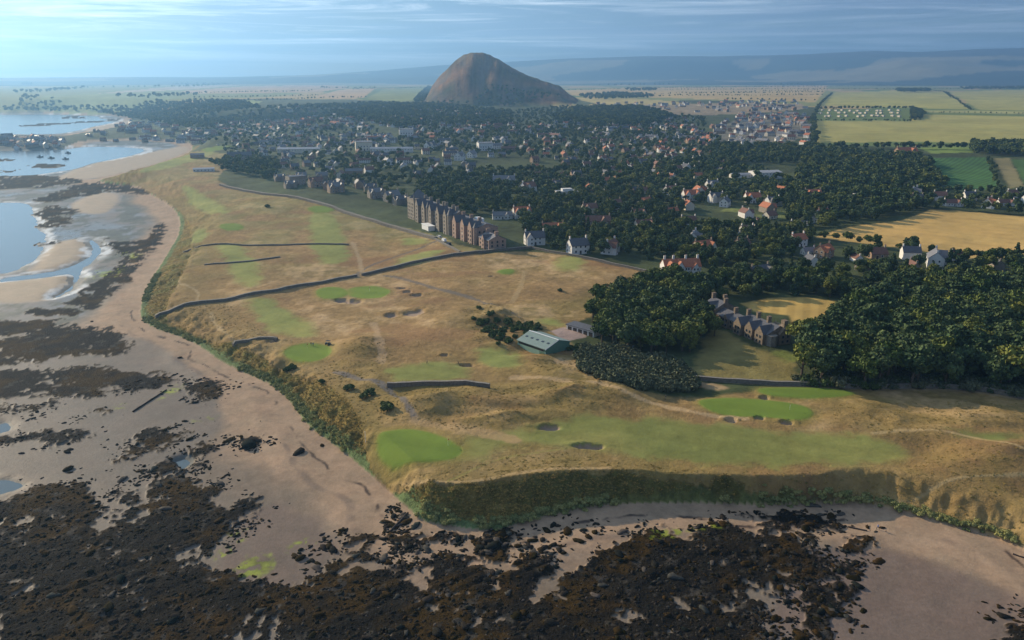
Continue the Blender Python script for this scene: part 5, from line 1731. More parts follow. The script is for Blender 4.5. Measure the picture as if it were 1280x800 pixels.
def treeline(px_line, step, smin, smax, stand, kind='broad', jit=2.0):
    pw = WG(px_line)
    for (ax, ay), (bx, by) in zip(pw[:-1], pw[1:]):
        n = max(1, int(math.hypot(bx - ax, by - ay) / step))
        for i in range(n):
            t_ = (i + trng.random()) / n
            tree_pts.append((ax + (bx - ax) * t_ + trng.normal() * jit, ay + (by - ay) * t_ + trng.normal() * jit, trng.uniform(smin, smax), kind, stand))


wood([(732, 408), (740, 392), (765, 378), (800, 366), (836, 356), (880, 362), (886, 384), (884, 405), (868, 424), (856, 440), (800, 446), (752, 430)], 6.2, 0.9, 1.35, 'in the grove left of the stone mansion')
wood([(994, 440), (990, 462), (1002, 482), (1100, 486), (1200, 486), (1240, 489), (1345, 505), (1345, 384), (1240, 372), (1140, 372), (1075, 388), (1045, 402), (1020, 425)], 7.6, 1.2, 1.8, 'in the dark wood right of the stone mansion')
wood([(880, 352), (960, 350), (1040, 352), (1075, 366), (1070, 384), (1046, 374), (1000, 369), (950, 371), (920, 380), (895, 380)], 7.5, 0.8, 1.25, 'in the wood behind the stone mansion')
wood([(872, 344), (1000, 340), (1130, 334), (1345, 336), (1345, 372), (1200, 366), (1100, 362), (1040, 352), (960, 350), (880, 352)], 8.5, 0.65, 1.15, 'in the belt of gardens behind the woods', 0.08)
wood([(775, 322), (830, 326), (878, 340), (985, 326), (1015, 300), (960, 285), (860, 288), (780, 292)], 8.2, 0.75, 1.2, 'in the gardens above the orange roofed house', 0.05)
wood([(672, 315), (775, 322), (780, 292), (860, 288), (850, 255), (700, 250), (640, 270)], 8.6, 0.65, 1.15, 'in the gardens behind the hotel', 0.05)
wood([(995, 300), (1020, 290), (1062, 281), (1140, 268), (1152, 258), (1180, 236), (1160, 200), (1010, 186), (990, 230), (980, 270)], 10.0, 0.8, 1.3, 'in the great dark wood above the golden field', 0.06)
wood([(545, 268), (640, 272), (700, 250), (700, 215), (560, 215), (520, 236)], 9.5, 0.65, 1.1, 'in the town gardens above the hotel', 0.08)
wood([(700, 250), (860, 255), (985, 262), (990, 225), (905, 200), (700, 205)], 9.5, 0.6, 1.1, 'in the leafy suburb', 0.12)
wood([(470, 252), (520, 262), (545, 268), (560, 215), (500, 190), (420, 200), (400, 225)], 12, 0.55, 0.95, 'in the town', 0.25)
wood([(400, 225), (320, 212), (300, 200), (250, 182), (240, 165), (320, 148), (430, 145), (500, 180), (430, 205)], 15, 0.5, 0.85, 'in the old town', 0.35)
wood([(500, 190), (640, 200), (905, 205), (900, 170), (640, 160), (500, 160)], 13, 0.55, 0.95, 'in the upper town', 0.3)
wood([(640, 168), (885, 172), (880, 148), (720, 132), (640, 140)], 16, 0.55, 1.0, 'in the upper town', 0.3)
wood([(690, 152), (720, 136), (800, 136), (840, 146), (815, 158), (740, 160)], 12, 1.0, 1.6, 'on the wooded rise right of the law', 0.05)
wood([(885, 205), (1010, 205), (1016, 182), (885, 183)], 10, 0.7, 1.1, 'below the estate', 0.1)
wood([(240, 165), (270, 150), (330, 138), (470, 130), (560, 133), (640, 142), (640, 158), (500, 162), (400, 150), (330, 150)], 15, 0.9, 1.5, 'in the far woods', 0.1)
wood([(130, 141), (200, 132), (300, 128), (330, 136), (270, 148), (236, 163), (168, 150)], 17, 0.9, 1.6, 'in the far woods', 0.15)
wood([(260, 206), (300, 196), (350, 205), (345, 226), (310, 222), (290, 218)], 10, 0.7, 1.2, 'by the far links', 0.1)
wood([(530, 129), (540, 121), (548, 112), (535, 108), (524, 118), (516, 128)], 16, 0.8, 1.3, 'at the foot of the law', 0.1)
wood([(545, 131), (640, 133.5), (725, 131), (715, 127), (620, 129.5), (560, 129)], 15, 0.8, 1.3, 'at the foot of the law', 0.1)
wood([(-20, 138.5), (60, 136), (130, 135.5), (200, 134), (150, 141), (60, 140), (-20, 141)], 26, 1.0, 1.7, 'in the far woods', 0.15)
treeline([(1016, 186), (1100, 186), (1200, 187), (1300, 186), (1380, 187)], 6, 0.7, 1.3, 'hedgerow')
wood([(1216, 193), (1215, 183), (1300, 182), (1400, 184), (1400, 197), (1300, 197)], 10, 0.9, 1.5, 'hedgerow', 0.1)
treeline([(1140, 262), (1200, 262), (1300, 268)], 7, 0.6, 1.1, 'hedgerow')
wood([(1120, 258), (1280, 262), (1390, 272), (1390, 245), (1250, 240), (1180, 240)], 11, 0.6, 1.0, 'hedgerow', 0.2)
treeline([(1250, 238), (1235, 198)], 8, .3, .6, 'hedgerow')
treeline([(1010, 297), (1062, 305), (1130, 315), (1205, 327), (1290, 323), (1380, 326)], 6, 0.5, 1.0, 'hedgerow')
treeline([(1150, 150), (1136, 152), (1020, 151)], 8, 0.4, 0.7, 'hedgerow')
treeline([(1022, 137), (1060, 136), (1140, 136), (1155, 143), (1140, 150)], 7, 0.6, 1.1, 'hedgerow')
wood([(1138, 138), (1152, 139), (1152, 149), (1138, 150)], 9, 0.7, 1.1, 'hedgerow')
treeline([(1150, 140.5), (1300, 142.5), (1400, 144)], 10, 0.3, 0.5, 'hedgerow')
treeline([(1016, 150), (1018, 180)], 8, 0.7, 1.2, 'hedgerow')
treeline([(1016, 150), (1024, 132), (1040, 117)], 10, 0.5, 0.9, 'hedgerow')
treeline([(700, 113), (900, 109), (1036, 107)], 30, 0.5, 1.0, 'hedgerow')
treeline([(740, 119), (900, 116), (1030, 113)], 30, 0.5, 1.0, 'hedgerow')
treeline([(900, 125), (1020, 126)], 22, 0.6, 1.1, 'hedgerow')
for ya, yb, xa, xb in ((110.5, 109, 780, 1040), (112.5, 111.5, 830, 1035), (117.5, 115.5, 860, 1030), (121, 119, 820, 1028), (108, 107, 1040, 1280), (111.8, 111.2, 1040, 1280), (105.8, 105.2, 700, 1280), (122.5, 119.5, 240, 400), (126, 122, 300, 460), (112, 109.5, 440, 530), (117, 113.5, 230, 390)):
    treeline([(xa, ya), (xb, yb)], 16, 0.5, 1.0, 'hedgerow')
treeline([(1180, 115), (1215, 138)], 14, 0.3, 0.7, 'hedgerow')
treeline([(1155, 112), (1185, 116), (1188, 122)], 14, 0.3, 0.7, 'hedgerow')
wood([(1120, 113.5), (1160, 113), (1162, 115.5), (1122, 116)], 30, 1.6, 2.4, 'far copse')
wood([(1200, 110.5), (1240, 110), (1280, 110), (1280, 112), (1205, 112.5)], 40, 1.3, 2.2, 'far copse', .3)
wood([(780, 112), (820, 111.5), (822, 114), (785, 114.5)], 40, 1.2, 2.0, 'far copse', .2)
wood([(720, 121), (770, 117), (820, 120), (810, 123), (740, 125)], 26, 1.0, 1.7, 'far copse', .2)
treeline([(760, 107), (900, 105.5), (1040, 105), (1150, 105)], 45, 1.3, 2.6, 'far copse', jit=60)
treeline([(960, 107), (1040, 106), (1160, 105.8), (1280, 106)], 45, 1.3, 2.6, 'far copse', jit=60)
wood([(140, 122), (220, 119), (260, 117), (250, 120), (180, 124)], 50, 1.2, 2.2, 'far copse', .3)
treeline([(30, 117), (100, 110), (230, 109), (300, 104.5)], 50, 1.2, 2.4, 'far copse', jit=30)
treeline([(210, 106), (330, 104.5), (380, 105)], 40, 1.5, 2.8, 'far copse', jit=60)
treeline([(0, 127), (60, 124), (90, 127)], 40, 1.2, 2.0, 'far copse', jit=30)
wood([(20, 128), (50, 124), (52, 127), (25, 131)], 40, 1.2, 2.0, 'far copse', .2)
treeline([(400, 110), (470, 111)], 30, 1.0, 1.8, 'far copse', jit=20)
for px_, py_, s_ in ((880, 404, 1.1), (886, 414, 1.0), (876, 420, 1.2), (868, 432, 1.1), (893, 420, .9), (862, 440, 1.0)):
    g_ = G(px_, py_)
    tree_pts.append((g_.x, g_.y, s_, 'broad', 'in the grove left of the stone mansion'))
for px_, py_, s_ in ((1137, 318, 1.3), (1080, 326, 1.2), (1060, 324, .9), (1195, 334, 1.0), (1235, 334, 1.2), (1262, 336, 1.0)):
    g_ = G(px_, py_)
    tree_pts.append((g_.x, g_.y, s_, 'broad', 'standing in front of the golden field'))

TA = np.array([(p[0], p[1], p[2]) for p in tree_pts])
order = np.argsort(np.hypot(TA[:, 0], TA[:, 1] + 8) / TA[:, 2])
tz = hgt(TA[:, 0], TA[:, 1])
qx, qy = px_of(TA[:, 0], TA[:, 1], tz + 8)
ind = [i for i in order if -10 < qx[i] < 1290][:300]
inds = set(ind)
SZ = ['small', 'middling', 'large', 'very large']


DT = np.hypot(TA[:, 0], TA[:, 1])
STAND = {'in the grove left of the stone mansion': 'the grove left of the mansion', 'in the dark wood right of the stone mansion': 'the wood right of the mansion',
         'in the wood behind the stone mansion': 'the wood behind the mansion', 'in the belt of gardens behind the woods': 'the gardens behind the woods',
         'in the gardens above the orange roofed house': 'the gardens above the villa', 'standing in front of the golden field': 'the golden field trees'}
place_t = {}
for st_ in set(tree_pts[i][4] for i in ind):
    place_t.update(by_rows([i for i in ind if tree_pts[i][4] == st_], qx, DT))
for n, i in enumerate(ind):
    x, y, s_, kind, stand = tree_pts[i]
    me, tm = TREES[int(trng.choice([0, 3, 6, 3, 0, 1]) if 'dark wood' in stand else trng.integers(len(TREES)))]
    r = empty('broadleaf_tree', (x, y, tz[i]), trng.random() * 6.28, s_)
    tag(r, '%s tree, %s from left in %s row of %s' % (SZ[max(0, min(3, int((s_ - 0.55) / 0.22)))], *place_t[i], STAND.get(stand, 'the trees ' + stand)), 'tree', 'trees ' + stand)
    obj('trunk', tm, r)
    obj('crown', me, r)
rest = [i for i in range(len(tree_pts)) if i not in inds]
nearr = [i for i in rest if math.hypot(TA[i, 0], TA[i, 1]) < 720]
farr = [i for i in rest if math.hypot(TA[i, 0], TA[i, 1]) >= 720]
print('trees', len(tree_pts), len(nearr), len(farr), 'houses', len(hs), len(fp))
allr = nearr + farr
scatter('tree_canopy', [t_[0] for t_ in TREES] + CONE, [(TA[i, 0], TA[i, 1], tz[i] - .2) for i in nearr], [TA[i, 2] for i in nearr], 'dark green mass of garden and hedgerow trees through the town')
scatter('distant_trees', FAR_TREES, [(TA[i, 0], TA[i, 1], tz[i] - .2) for i in farr], [TA[i, 2] for i in farr], 'far woods, hedges and garden trees fading into haze')


# ------------------------------------------------------------------ scrub and bushes
def bush_field(poly_px, spacing, smin, smax, drop=0.0):
    pw = np.array(WG(poly_px))
    lo, hi = pw.min(0), pw.max(0)
    gx, gy = np.meshgrid(np.arange(lo[0], hi[0], spacing), np.arange(lo[1], hi[1], spacing))
    gx = gx.ravel() + trng.uniform(-.5, .5, gx.size) * spacing
    gy = gy.ravel() + trng.uniform(-.5, .5, gy.size) * spacing
    _, ins = polydist(gx, gy, pw)
    ins &= trng.random(gx.size) >= drop
    gx, gy = gx[ins], gy[ins]
    return list(zip(gx, gy, hgt(gx, gy) - .1, trng.uniform(smin, smax, len(gx))))


sp = bush_field([(722, 448), (735, 438), (770, 436), (800, 446), (845, 455), (868, 474), (864, 488), (835, 488), (790, 484), (752, 474), (730, 462)], 2.2, 1.1, 2.0)
bx_, by_ = px_of(np.array([q[0] for q in sp]), np.array([q[1] for q in sp]), np.array([q[2] for q in sp]))
pb = by_rows(range(len(sp)), bx_, [math.hypot(q[0], q[1]) for q in sp], 14)
for n, (x, y, z_, s_) in enumerate(sp):
    tag(obj('scrub_bush', SCRUB[n % 4], None, (x, y, z_), trng.random() * 6.28, s_), 'grey green thorn bush, %s from left in %s row of the thicket' % pb[n], 'bush', 'bushes of the thicket below the grove')
sp = bush_field([(590, 398), (612, 392), (640, 404), (648, 418), (640, 432), (618, 436), (600, 420)], 3.2, 0.7, 1.4, .35)
sp += bush_field([(636, 408), (672, 406), (680, 414), (650, 420)], 2.8, 0.7, 1.3, .2)
sp += bush_field([(710, 436), (724, 430), (730, 440), (716, 446)], 2.4, 1.0, 1.6, .1)
bx_, by_ = px_of(np.array([q[0] for q in sp]), np.array([q[1] for q in sp]), np.array([q[2] for q in sp]))
pb = by_rows(range(len(sp)), bx_, [math.hypot(q[0], q[1]) for q in sp], 9)
for n, (x, y, z_, s_) in enumerate(sp):
    tag(obj('gorse_bush', GORSE[n % 3], None, (x, y, z_), trng.random() * 6.28, s_), 'dark gorse bush, %s from left in %s row beside the green shed' % pb[n], 'bush', 'gorse bushes beside the green shed')
for px_, py_, s_, lab in ((462, 494, 1.5, 'round dark gorse bush left of the forking track'), (456, 497, 1.1, 'low gorse bush against the round one by the track'), (438, 487, 1.3, 'dark bush above the track end near the dune path'),
                          (402, 479, .9, 'small green bush alone on the dune slope'), (486, 512, 1.5, 'dark bush touching the track that drops to the green'), (481, 508, 1.2, 'dark bush just uphill of the track side bush'),
                          (365, 462, 1.5, 'broad low dark bush on the dune below the flat green'), (358, 464, 1.1, 'low bush at the left end of the broad dune bush'),
                          (598, 386, .9, 'single dark bush beside the path across the links'), (334, 259, 1.6, 'lone dark bush on the far links'), (700, 364, 1.0, 'single small bush on the pale rough above the shed'),
                          (636, 402, 1.2, 'dark bush beside the path bend above the shed'), (758, 357, .7, 'tiny bush on the far rough')):
    g_ = G(px_, py_)
    tag(obj('gorse_bush', GORSE[int(trng.integers(3))], None, g_, trng.random() * 6.28, s_), lab, 'bush')

ug = bush_field([(992, 474), (1000, 482), (1100, 486), (1200, 486), (1300, 498), (1300, 486), (1200, 474), (1100, 474), (1020, 470)], 2.6, 1.2, 2.3, .1)
scatter('woodland_undergrowth', GORSE + SCRUB[:1], [q[:3] for q in ug], [q[3] for q in ug], 'dark bushes under the front edge of the wood')

# pale clumps of lyme grass at the foot of the bank
toe_arr = np.array(toe)
segl = np.hypot(*(toe_arr[1:] - toe_arr[:-1]).T)
cum = np.concatenate([[0], np.cumsum(segl)])
tot = cum[-1]
ly = []
for s_along in np.arange(0, tot, 1.0):
    k_ = np.searchsorted(cum, s_along, 'right') - 1
    k_ = min(k_, len(segl) - 1)
    t_ = (s_along - cum[k_]) / segl[k_]
    p = toe_arr[k_] * (1 - t_) + toe_arr[k_ + 1] * t_
    d_ = (toe_arr[k_ + 1] - toe_arr[k_]) / segl[k_]
    nrm = np.array([d_[1], -d_[0]])
    if nrm @ np.array([0.6, 0.8]) < 0 and not (d_[0] > 0.9):
        nrm = -nrm
    nrm = np.array([-d_[1], d_[0]])
    if math.hypot(*p) > 520 or trng.random() < 0.15:
        continue
    if fbm(np.array([p[0]]), np.array([p[1]]), 18, 300, 2)[0] < -0.35:
        continue
    for rep in range(2):
        off = trng.uniform(0.3, 3.4) if p[0] < 0 else trng.uniform(0.2, 1.5)
        q = p + nrm * off + trng.normal(size=2) * 0.4
        ly.append((q[0], q[1], trng.uniform(0.45, 1.1)))
ly = np.array(ly)
lz = hgt(ly[:, 0], ly[:, 1]) - .1
lx_, ly_ = px_of(ly[:, 0], ly[:, 1], lz)
cand = [i for i in np.argsort(np.hypot(ly[:, 0], ly[:, 1]) / ly[:, 2]) if 0 < lx_[i] < 1280 and ly_[i] < 800][:260]
pl_l = by_rows([i for i in cand if lx_[i] <= 640], lx_, -ly_, 16)
pl_l.update(by_rows([i for i in cand if lx_[i] > 640], lx_, -ly_, 16))
for n, i in enumerate(cand):
    side = 'under the shaded bank' if lx_[i] > 640 else 'under the left dune bank'
    tag(obj('lyme_grass_clump', LYME[n % 4], None, (ly[i, 0], ly[i, 1], lz[i]), trng.random() * 6.28, ly[i, 2]), 'pale lyme grass mound, %s from left in %s row ' % pl_l[i] + side, 'grass clump', 'lyme grass clumps ' + side)
cs = set(cand)
ro = [i for i in range(len(ly)) if i not in cs]
scatter('lyme_grass', LYME, [(ly[i, 0], ly[i, 1], lz[i]) for i in ro], [ly[i, 2] for i in ro], 'pale green lyme grass fringe of the far dune foot')

# marram tussocks on the bank and in the coarse rough
grid_i = np.arange(len(X))
pool = grid_i[(m_bank > 0.5) & (D < 520) & (toe_d > 2.0)]
pool2 = grid_i[(coarse > 0.35) & (D < 420) & (fai < -4) & (gre < -6) & (ZONE == z_links)]


def thin(pool, n):
    wgt = (D[pool] ** 2)
    wgt = wgt / wgt.sum()
    pk = trng.choice(pool, min(n, len(pool)), replace=False, p=wgt)
    return pk


pk = np.concatenate([thin(pool, 7000), thin(pool2, 4500)])
jx = X[pk] + trng.normal(size=len(pk)) * 0.4
jy = Y[pk] + trng.normal(size=len(pk)) * 0.4
scatter('marram_grass', TUSS, np.stack([jx, jy, hgt(jx, jy) - 0.12], -1), trng.uniform(0.28, 0.7, len(pk)), 'tawny marram tussocks covering the dune bank and rough')

# ------------------------------------------------------------------ rocks of the shore
def rock_mesh(seed, m, sub=ICO2, flat=0.6):
    g = np.random.default_rng(seed)
    v_, f_ = sub
    off = g.uniform(0, 50, 3)
    n1_ = vnoise(v_[:, 0] * 1.3 + off[0], v_[:, 1] * 1.3 + v_[:, 2] * 2.1 + off[1], seed)
    n2_ = vnoise(v_[:, 0] * 3.1 + off[2], v_[:, 1] * 3.1 - v_[:, 2] * 2.7 + off[0], seed + 1)
    r_ = 0.40 + 0.75 * n1_ + 0.5 * n2_
    r_ = np.round(r_ * 5) / 5 * 0.5 + r_ * 0.5
    V = v_ * r_[:, None] * np.array([g.uniform(1.0, 1.7), g.uniform(.6, 1.0), flat * g.uniform(.6, 1.1)])
    return new_mesh('boulder', V, f_, [MATS[m]])


ROCKS = [rock_mesh(500 + i, ['rock_dark', 'rock_weed', 'rock_dark', 'rock_weed', 'rock_dark', 'rock_pale'][i % 6], ICO2, .6) for i in range(12)]
SROCK = [rock_mesh(530 + i, ['rock_dark', 'rock_weed', 'rock_dark', 'rock_pale', 'rock_weed', 'rock_dark', 'rock_weed', 'rock_dark'][i], ICO, .6) for i in range(8)]
pool = grid_i[(reefm > 0.55) & (~in_land) & (D < 330) & (wl < .3)]
pk = thin(pool, 8000)
edge = grid_i[(reefm < 0.3) & (reef > -9 * dscale) & (reef < 1) & (~in_land) & (D < 330) & (wl < .3) & (seaward > 3)]
ek = edge[trng.random(len(edge)) < 0.45 * np.exp(-np.clip(-reef[edge], 0, 20) / 3.0) * sstep(-.2, .5, nC[edge])]
SCAT = [[(640, 668), (700, 648), (760, 655), (770, 668), (730, 690), (690, 700), (650, 700)], [(985, 645), (1050, 640), (1060, 668), (1000, 690)], [(1000, 700), (1070, 712), (1090, 790), (1010, 798), (980, 760)],
        [(480, 640), (500, 634), (510, 660), (480, 672)], [(560, 680), (640, 665), (640, 700), (580, 700)], [(365, 690), (430, 665), (440, 690), (380, 730)]]
sk = []
for pp in SCAT:
    pw = np.array(W(pp, 1.0, 0))
    lo, hi = pw.min(0), pw.max(0)
    c = lo + trng.random((140, 2)) * (hi - lo)
    _, ins = polydist(c[:, 0], c[:, 1], pw)
    sk += list(c[ins])
sk = np.array(sk)
rx_ = np.concatenate([X[pk] + trng.normal(size=len(pk)) * .4, X[ek] + trng.normal(size=len(ek)) * .3, sk[:, 0]])
ry_ = np.concatenate([Y[pk] + trng.normal(size=len(pk)) * .4, Y[ek] + trng.normal(size=len(ek)) * .3, sk[:, 1]])
rs_ = np.concatenate([np.exp(trng.normal(-1.4, 0.5, len(pk))), np.exp(trng.normal(-1.0, 0.45, len(ek))), np.exp(trng.normal(-0.75, 0.4, len(sk)))])
rs_ = np.clip(rs_, 0.12, 1.15)
rz_ = hgt(rx_, ry_)
ax_, ay_ = px_of(rx_, ry_, rz_)
big = [i for i in np.argsort(-rs_ / np.hypot(rx_, ry_)) if 4 < ax_[i] < 1276 and 4 < ay_[i] < 798][:285]


def shore_place(px_, py_):
    if px_ > 950:
        return 'of the rocks by the sandy bay'
    if px_ > 640:
        return 'of the reef under the shaded bank'
    if px_ > 345:
        return 'of the middle reef'
    return 'of the broad dark reef at lower left' if py_ > 600 else 'of the upper reef at left'


pb = {}
for pl in set(shore_place(ax_[i], ay_[i]) for i in big):
    pb.update(by_rows([i for i in big if shore_place(ax_[i], ay_[i]) == pl], ax_, -ay_, 14))
for n, i in enumerate(big):
    pl = shore_place(ax_[i], ay_[i])
    o = obj('boulder', ROCKS[n % 12], None, (rx_[i], ry_[i], rz_[i]), trng.random() * 6.28, rs_[i])
    tag(o, 'weedy boulder, %s from left in %s row ' % pb[i] + pl, 'boulder', 'boulders ' + pl)
bs_ = set(big)
rr_ = [i for i in range(len(rx_)) if i not in bs_]
scatter('shore_stones', SROCK, np.stack([rx_[rr_], ry_[rr_], rz_[rr_]], -1), rs_[rr_], 'loose dark weedy stones strewn over the reefs and sand')
for px_, py_, s_, lab in ((374, 566, 1.5, 'single black boulder in the middle of the open sand'), (310, 556, 2.2, 'large black rock at the edge of the left reef and sand'), (317, 551, 1.6, 'black rock touching the large one beside the sand'),
                          (403, 557, 0.7, 'small black stone on the wrack line'), (85, 586, 1.3, 'dark rock alone on the damp sand'), (225, 447, .8, 'small dark stone in a pool near the dune'),
                          (626, 668, 1.3, 'angular dark block where the shaded bank meets the sand'), (616, 684, 1.5, 'big dark slab below the angular block'), (1015, 625, 1.3, 'pale boulder at the foot of the shaded bank'),
                          (115, 402, .8, 'small dark stone on the sand point')):
    g_ = G(px_, py_)
    tag(obj('boulder', ROCKS[5] if 'pale' in lab else ROCKS[int(trng.integers(5))], None, g_, trng.random() * 6.28, s_), lab, 'boulder')

# ------------------------------------------------------------------ walls across the links
def wall_line(px_line, ht, wd, label, name='stone_wall', cop=True):
    pw = W(px_line, None, 1, False)
    pts = []
    for (ax, ay), (bx, by) in zip(pw[:-1], pw[1:]):
        n = max(1, int(math.hypot(bx - ax, by - ay) / 2.5))
        for i in range(n):
            pts.append((ax + (bx - ax) * i / n, ay + (by - ay) * i / n))
    pts.append(pw[-1])
    pa = np.array(pts)
    z_ = hgt(pa[:, 0], pa[:, 1])
    ctr = pa.mean(0)
    r = empty(name, (ctr[0], ctr[1], float(z_.mean())))
    tag(r, label, 'wall')

    def strip(w_, b0, b1, nm, m):
        V, F = [], []
        for i in range(len(pa)):
            d_ = pa[min(i + 1, len(pa) - 1)] - pa[max(i - 1, 0)]
            d_ = d_ / (np.linalg.norm(d_) + 1e-9)
            nn = np.array([-d_[1], d_[0]]) * w_ / 2
            jit = 0.08 * random.uniform(-1, 1)
            for sgn, zz in ((-1, b0), (1, b0), (1, b1 + jit), (-1, b1 + jit)):
                q = pa[i] + sgn * nn - ctr
                V.append((q[0], q[1], z_[i] + zz - z_.mean()))
        for i in range(len(pa) - 1):
            k_ = i * 4
            for j in range(4):
                F.append((k_ + j, k_ + (j + 1) % 4, k_ + 4 + (j + 1) % 4, k_ + 4 + j))
        F += [(3, 2, 1, 0), tuple(len(V) - 4 + j for j in range(4))]
        obj(nm, new_mesh(nm, V, F, [MATS[m]]), r)
    strip(wd, -0.8, ht, 'wall_body', 'wall_stone')
    if cop:
        strip(wd + 0.25, ht + 0.09, ht + 0.28, 'coping', 'coping_stone')


wall_line([(192, 383), (215, 379), (245, 374), (300, 367), (345, 359), (400, 349), (446, 341)], 1.25, 1.1, 'long dark stone wall across the links from the dune to the path fork')
wall_line([(452, 340), (475, 335), (520, 326), (575, 318), (640, 312), (664, 310)], 1.4, 1.1, 'dark stone wall running from the path fork to the hotel')
wall_line([(228, 307), (250, 304), (275, 302), (310, 304), (345, 304), (380, 302), (436, 303)], 0.9, 0.9, 'far stone wall across the middle fairways', cop=False)
wall_line([(255, 328), (300, 325), (350, 320)], 0.8, 1.2, 'low dark turf bank between the two long walls', 'turf_bank', False)
wall_line([(290, 423), (302, 420), (330, 417), (346, 419)], 1.1, 1.4, 'short dark bank beside the flat green', 'turf_bank', False)
wall_line([(484, 482), (520, 482), (560, 483), (590, 485), (612, 489)], 1.5, 0.9, 'dark stone wall behind the fairway above the hummocks')
wall_line([(868, 474), (930, 479), (1000, 482), (1080, 485), (1180, 484), (1230, 487), (1300, 502)], 1.5, 0.8, 'estate wall along the front of the dark wood')
wall_line([(664, 310), (700, 318), (740, 326), (790, 337), (832, 346)], 1.2, 0.8, 'garden wall between the rough and the villas')
wall_line([(275, 226), (330, 238), (380, 248), (430, 262), (470, 275), (500, 283), (545, 298)], 2.0, 3.0, 'dark hedge bank along the links edge of the town', 'hedge_bank', False)
wall_line([(540, 296), (556, 306), (575, 316)], 1.2, .8, 'pale track wall beside the hotel car park')

# ------------------------------------------------------------------ people
def person_mesh(stride, cloth_top, cloth_leg, lean=0.0, arm=0.3):
    vs = [(0, 0, 0.95), (0, 0, 1.15), (0, 0, 1.42), (0, 0.0, 1.52), (0, 0.01, 1.64), (0, 0.02, 1.72),
          (0.10, 0, 0.92), (0.11, stride * .5, 0.50), (0.11, stride * .6 - .03, 0.08), (0.11, stride * .6 + .12, 0.04),
          (-0.10, 0, 0.92), (-0.11, -stride * .4, 0.50), (-0.11, -stride * .75, 0.09), (-0.11, -stride * .75 + .15, 0.04),
          (0.20, 0, 1.40), (0.26, -.04, 1.14), (0.24, arm * .6, 0.96), (0.23, arm * .8, 0.86),
          (-0.20, 0, 1.40), (-0.26, .04, 1.14), (-0.24, arm * .7, 0.97), (-0.23, arm * .9, 0.87)]
    rs = [.15, .145, .15, .06, .095, .085, .10, .07, .05, .04, .10, .07, .05, .04, .075, .05, .04, .035, .075, .05, .04, .035]
    es = [(0, 1), (1, 2), (2, 3), (3, 4), (4, 5), (0, 6), (6, 7), (7, 8), (8, 9), (0, 10), (10, 11), (11, 12), (12, 13), (2, 14), (14, 15), (15, 16), (16, 17), (2, 18), (18, 19), (19, 20), (20, 21)]
    me = bpy.data.meshes.new('person')
    me.from_pydata([(x, y + lean * max(0, z - .9), z) for x, y, z in vs], es, [])
    o = bpy.data.objects.new('tmp_person', me)
    COL.objects.link(o)
    sk_ = o.modifiers.new('skin', 'SKIN')
    for i, sv in enumerate(me.skin_vertices[0].data):
        sv.radius = (rs[i], rs[i])
        sv.use_root = i == 0
    o.modifiers.new('sub', 'SUBSURF').levels = 1
    dg = bpy.context.evaluated_depsgraph_get()
    res = bpy.data.meshes.new_from_object(o.evaluated_get(dg))
    bpy.data.objects.remove(o)
    for m in (cloth_top, cloth_leg, 'skin', 'hair', 'tyre'):
        res.materials.append(MATS[m])
    for p in res.polygons:
        c = p.center
        if c.z > 1.70 or (c.z > 1.62 and c.y < 0.0):
            p.material_index = 3
        elif c.z > 1.49 or (c.z < 1.0 and abs(c.x) > 0.19 and c.z > .8):
            p.material_index = 2
        elif c.z < 0.08:
            p.material_index = 4
        elif c.z < 0.95 and abs(c.x) < 0.19:
            p.material_index = 1
        else:
            p.material_index = 0
        p.use_smooth = True
    res.name = 'person'
    return res


PEOPLE = [(389, 432, 0.1, 'cloth_dark', 'cloth_dark', 40, 'golfer in dark clothes on the left side of the small round green'), (391.5, 432.5, 0.2, 'cloth_blue', 'cloth_dark', 200, 'second golfer in blue standing close beside the dark dressed one on the green'),
          (534, 455, 0.5, 'cloth_dark', 'cloth_dark', 110, 'golfer in dark clothes walking on the fairway above the stone wall'), (832, 499, 0.2, 'cloth_dark', 'cloth_tan', 60, 'lone golfer on the bare ground left of the long green'),
          (1097, 662, 0.6, 'cloth_blue', 'cloth_dark', 100, 'walker in a blue top striding along the open beach')]
for px_, py_, st_, ct, cl, rot, lab in PEOPLE:
    g_ = G(px_, py_)
    tag(obj('person', person_mesh(st_, ct, cl), None, g_, R(rot), 1.0), lab, 'person')


# golf buggy, trolley, flags, pole
def buggy(px_, py_, rot, label):
    g_ = G(px_, py_)
    r = empty('golf_buggy', g_, R(rot))
    tag(r, label, 'golf buggy')
    obj('body', MB().box(-.6, .6, -1.15, 1.15, .35, .6).box(-.55, .55, .5, 1.1, .6, 1.0).box(-.55, .55, -1.1, -.6, .6, .95).mesh('body', MATS['car_dark']), r)
    obj('seat', MB().box(-.5, .5, -.55, .05, .6, .85).box(-.5, .5, -.62, -.5, .85, 1.3).mesh('seat', MATS['tyre']), r)
    obj('canopy', MB().box(-.65, .65, -1.1, .75, 1.9, 1.98).mesh('canopy', MATS['cloth_dark']), r)
    for x_ in (-.55, .55):
        for y_ in (-1.0, .65):
            obj('post', MB().cyl(x_, y_, .6, 1.9, .025, .025, 6).mesh('post', MATS['tyre']), r)
    wmesh = MB().add(*(lambda b: (b.v, b.f))(MB().cyl(0, 0, -.1, .1, .25, .25, 10))).mesh('wheel', MATS['tyre'])
    for x_ in (-.6, .6):
        for y_ in (-.75, .75):
            wo_ = obj('wheel', wmesh, r, (x_, y_, .25))
            wo_.rotation_euler = (0, math.pi / 2, 0)


buggy(410, 431, 70, 'dark golf buggy parked at the right edge of the small round green')


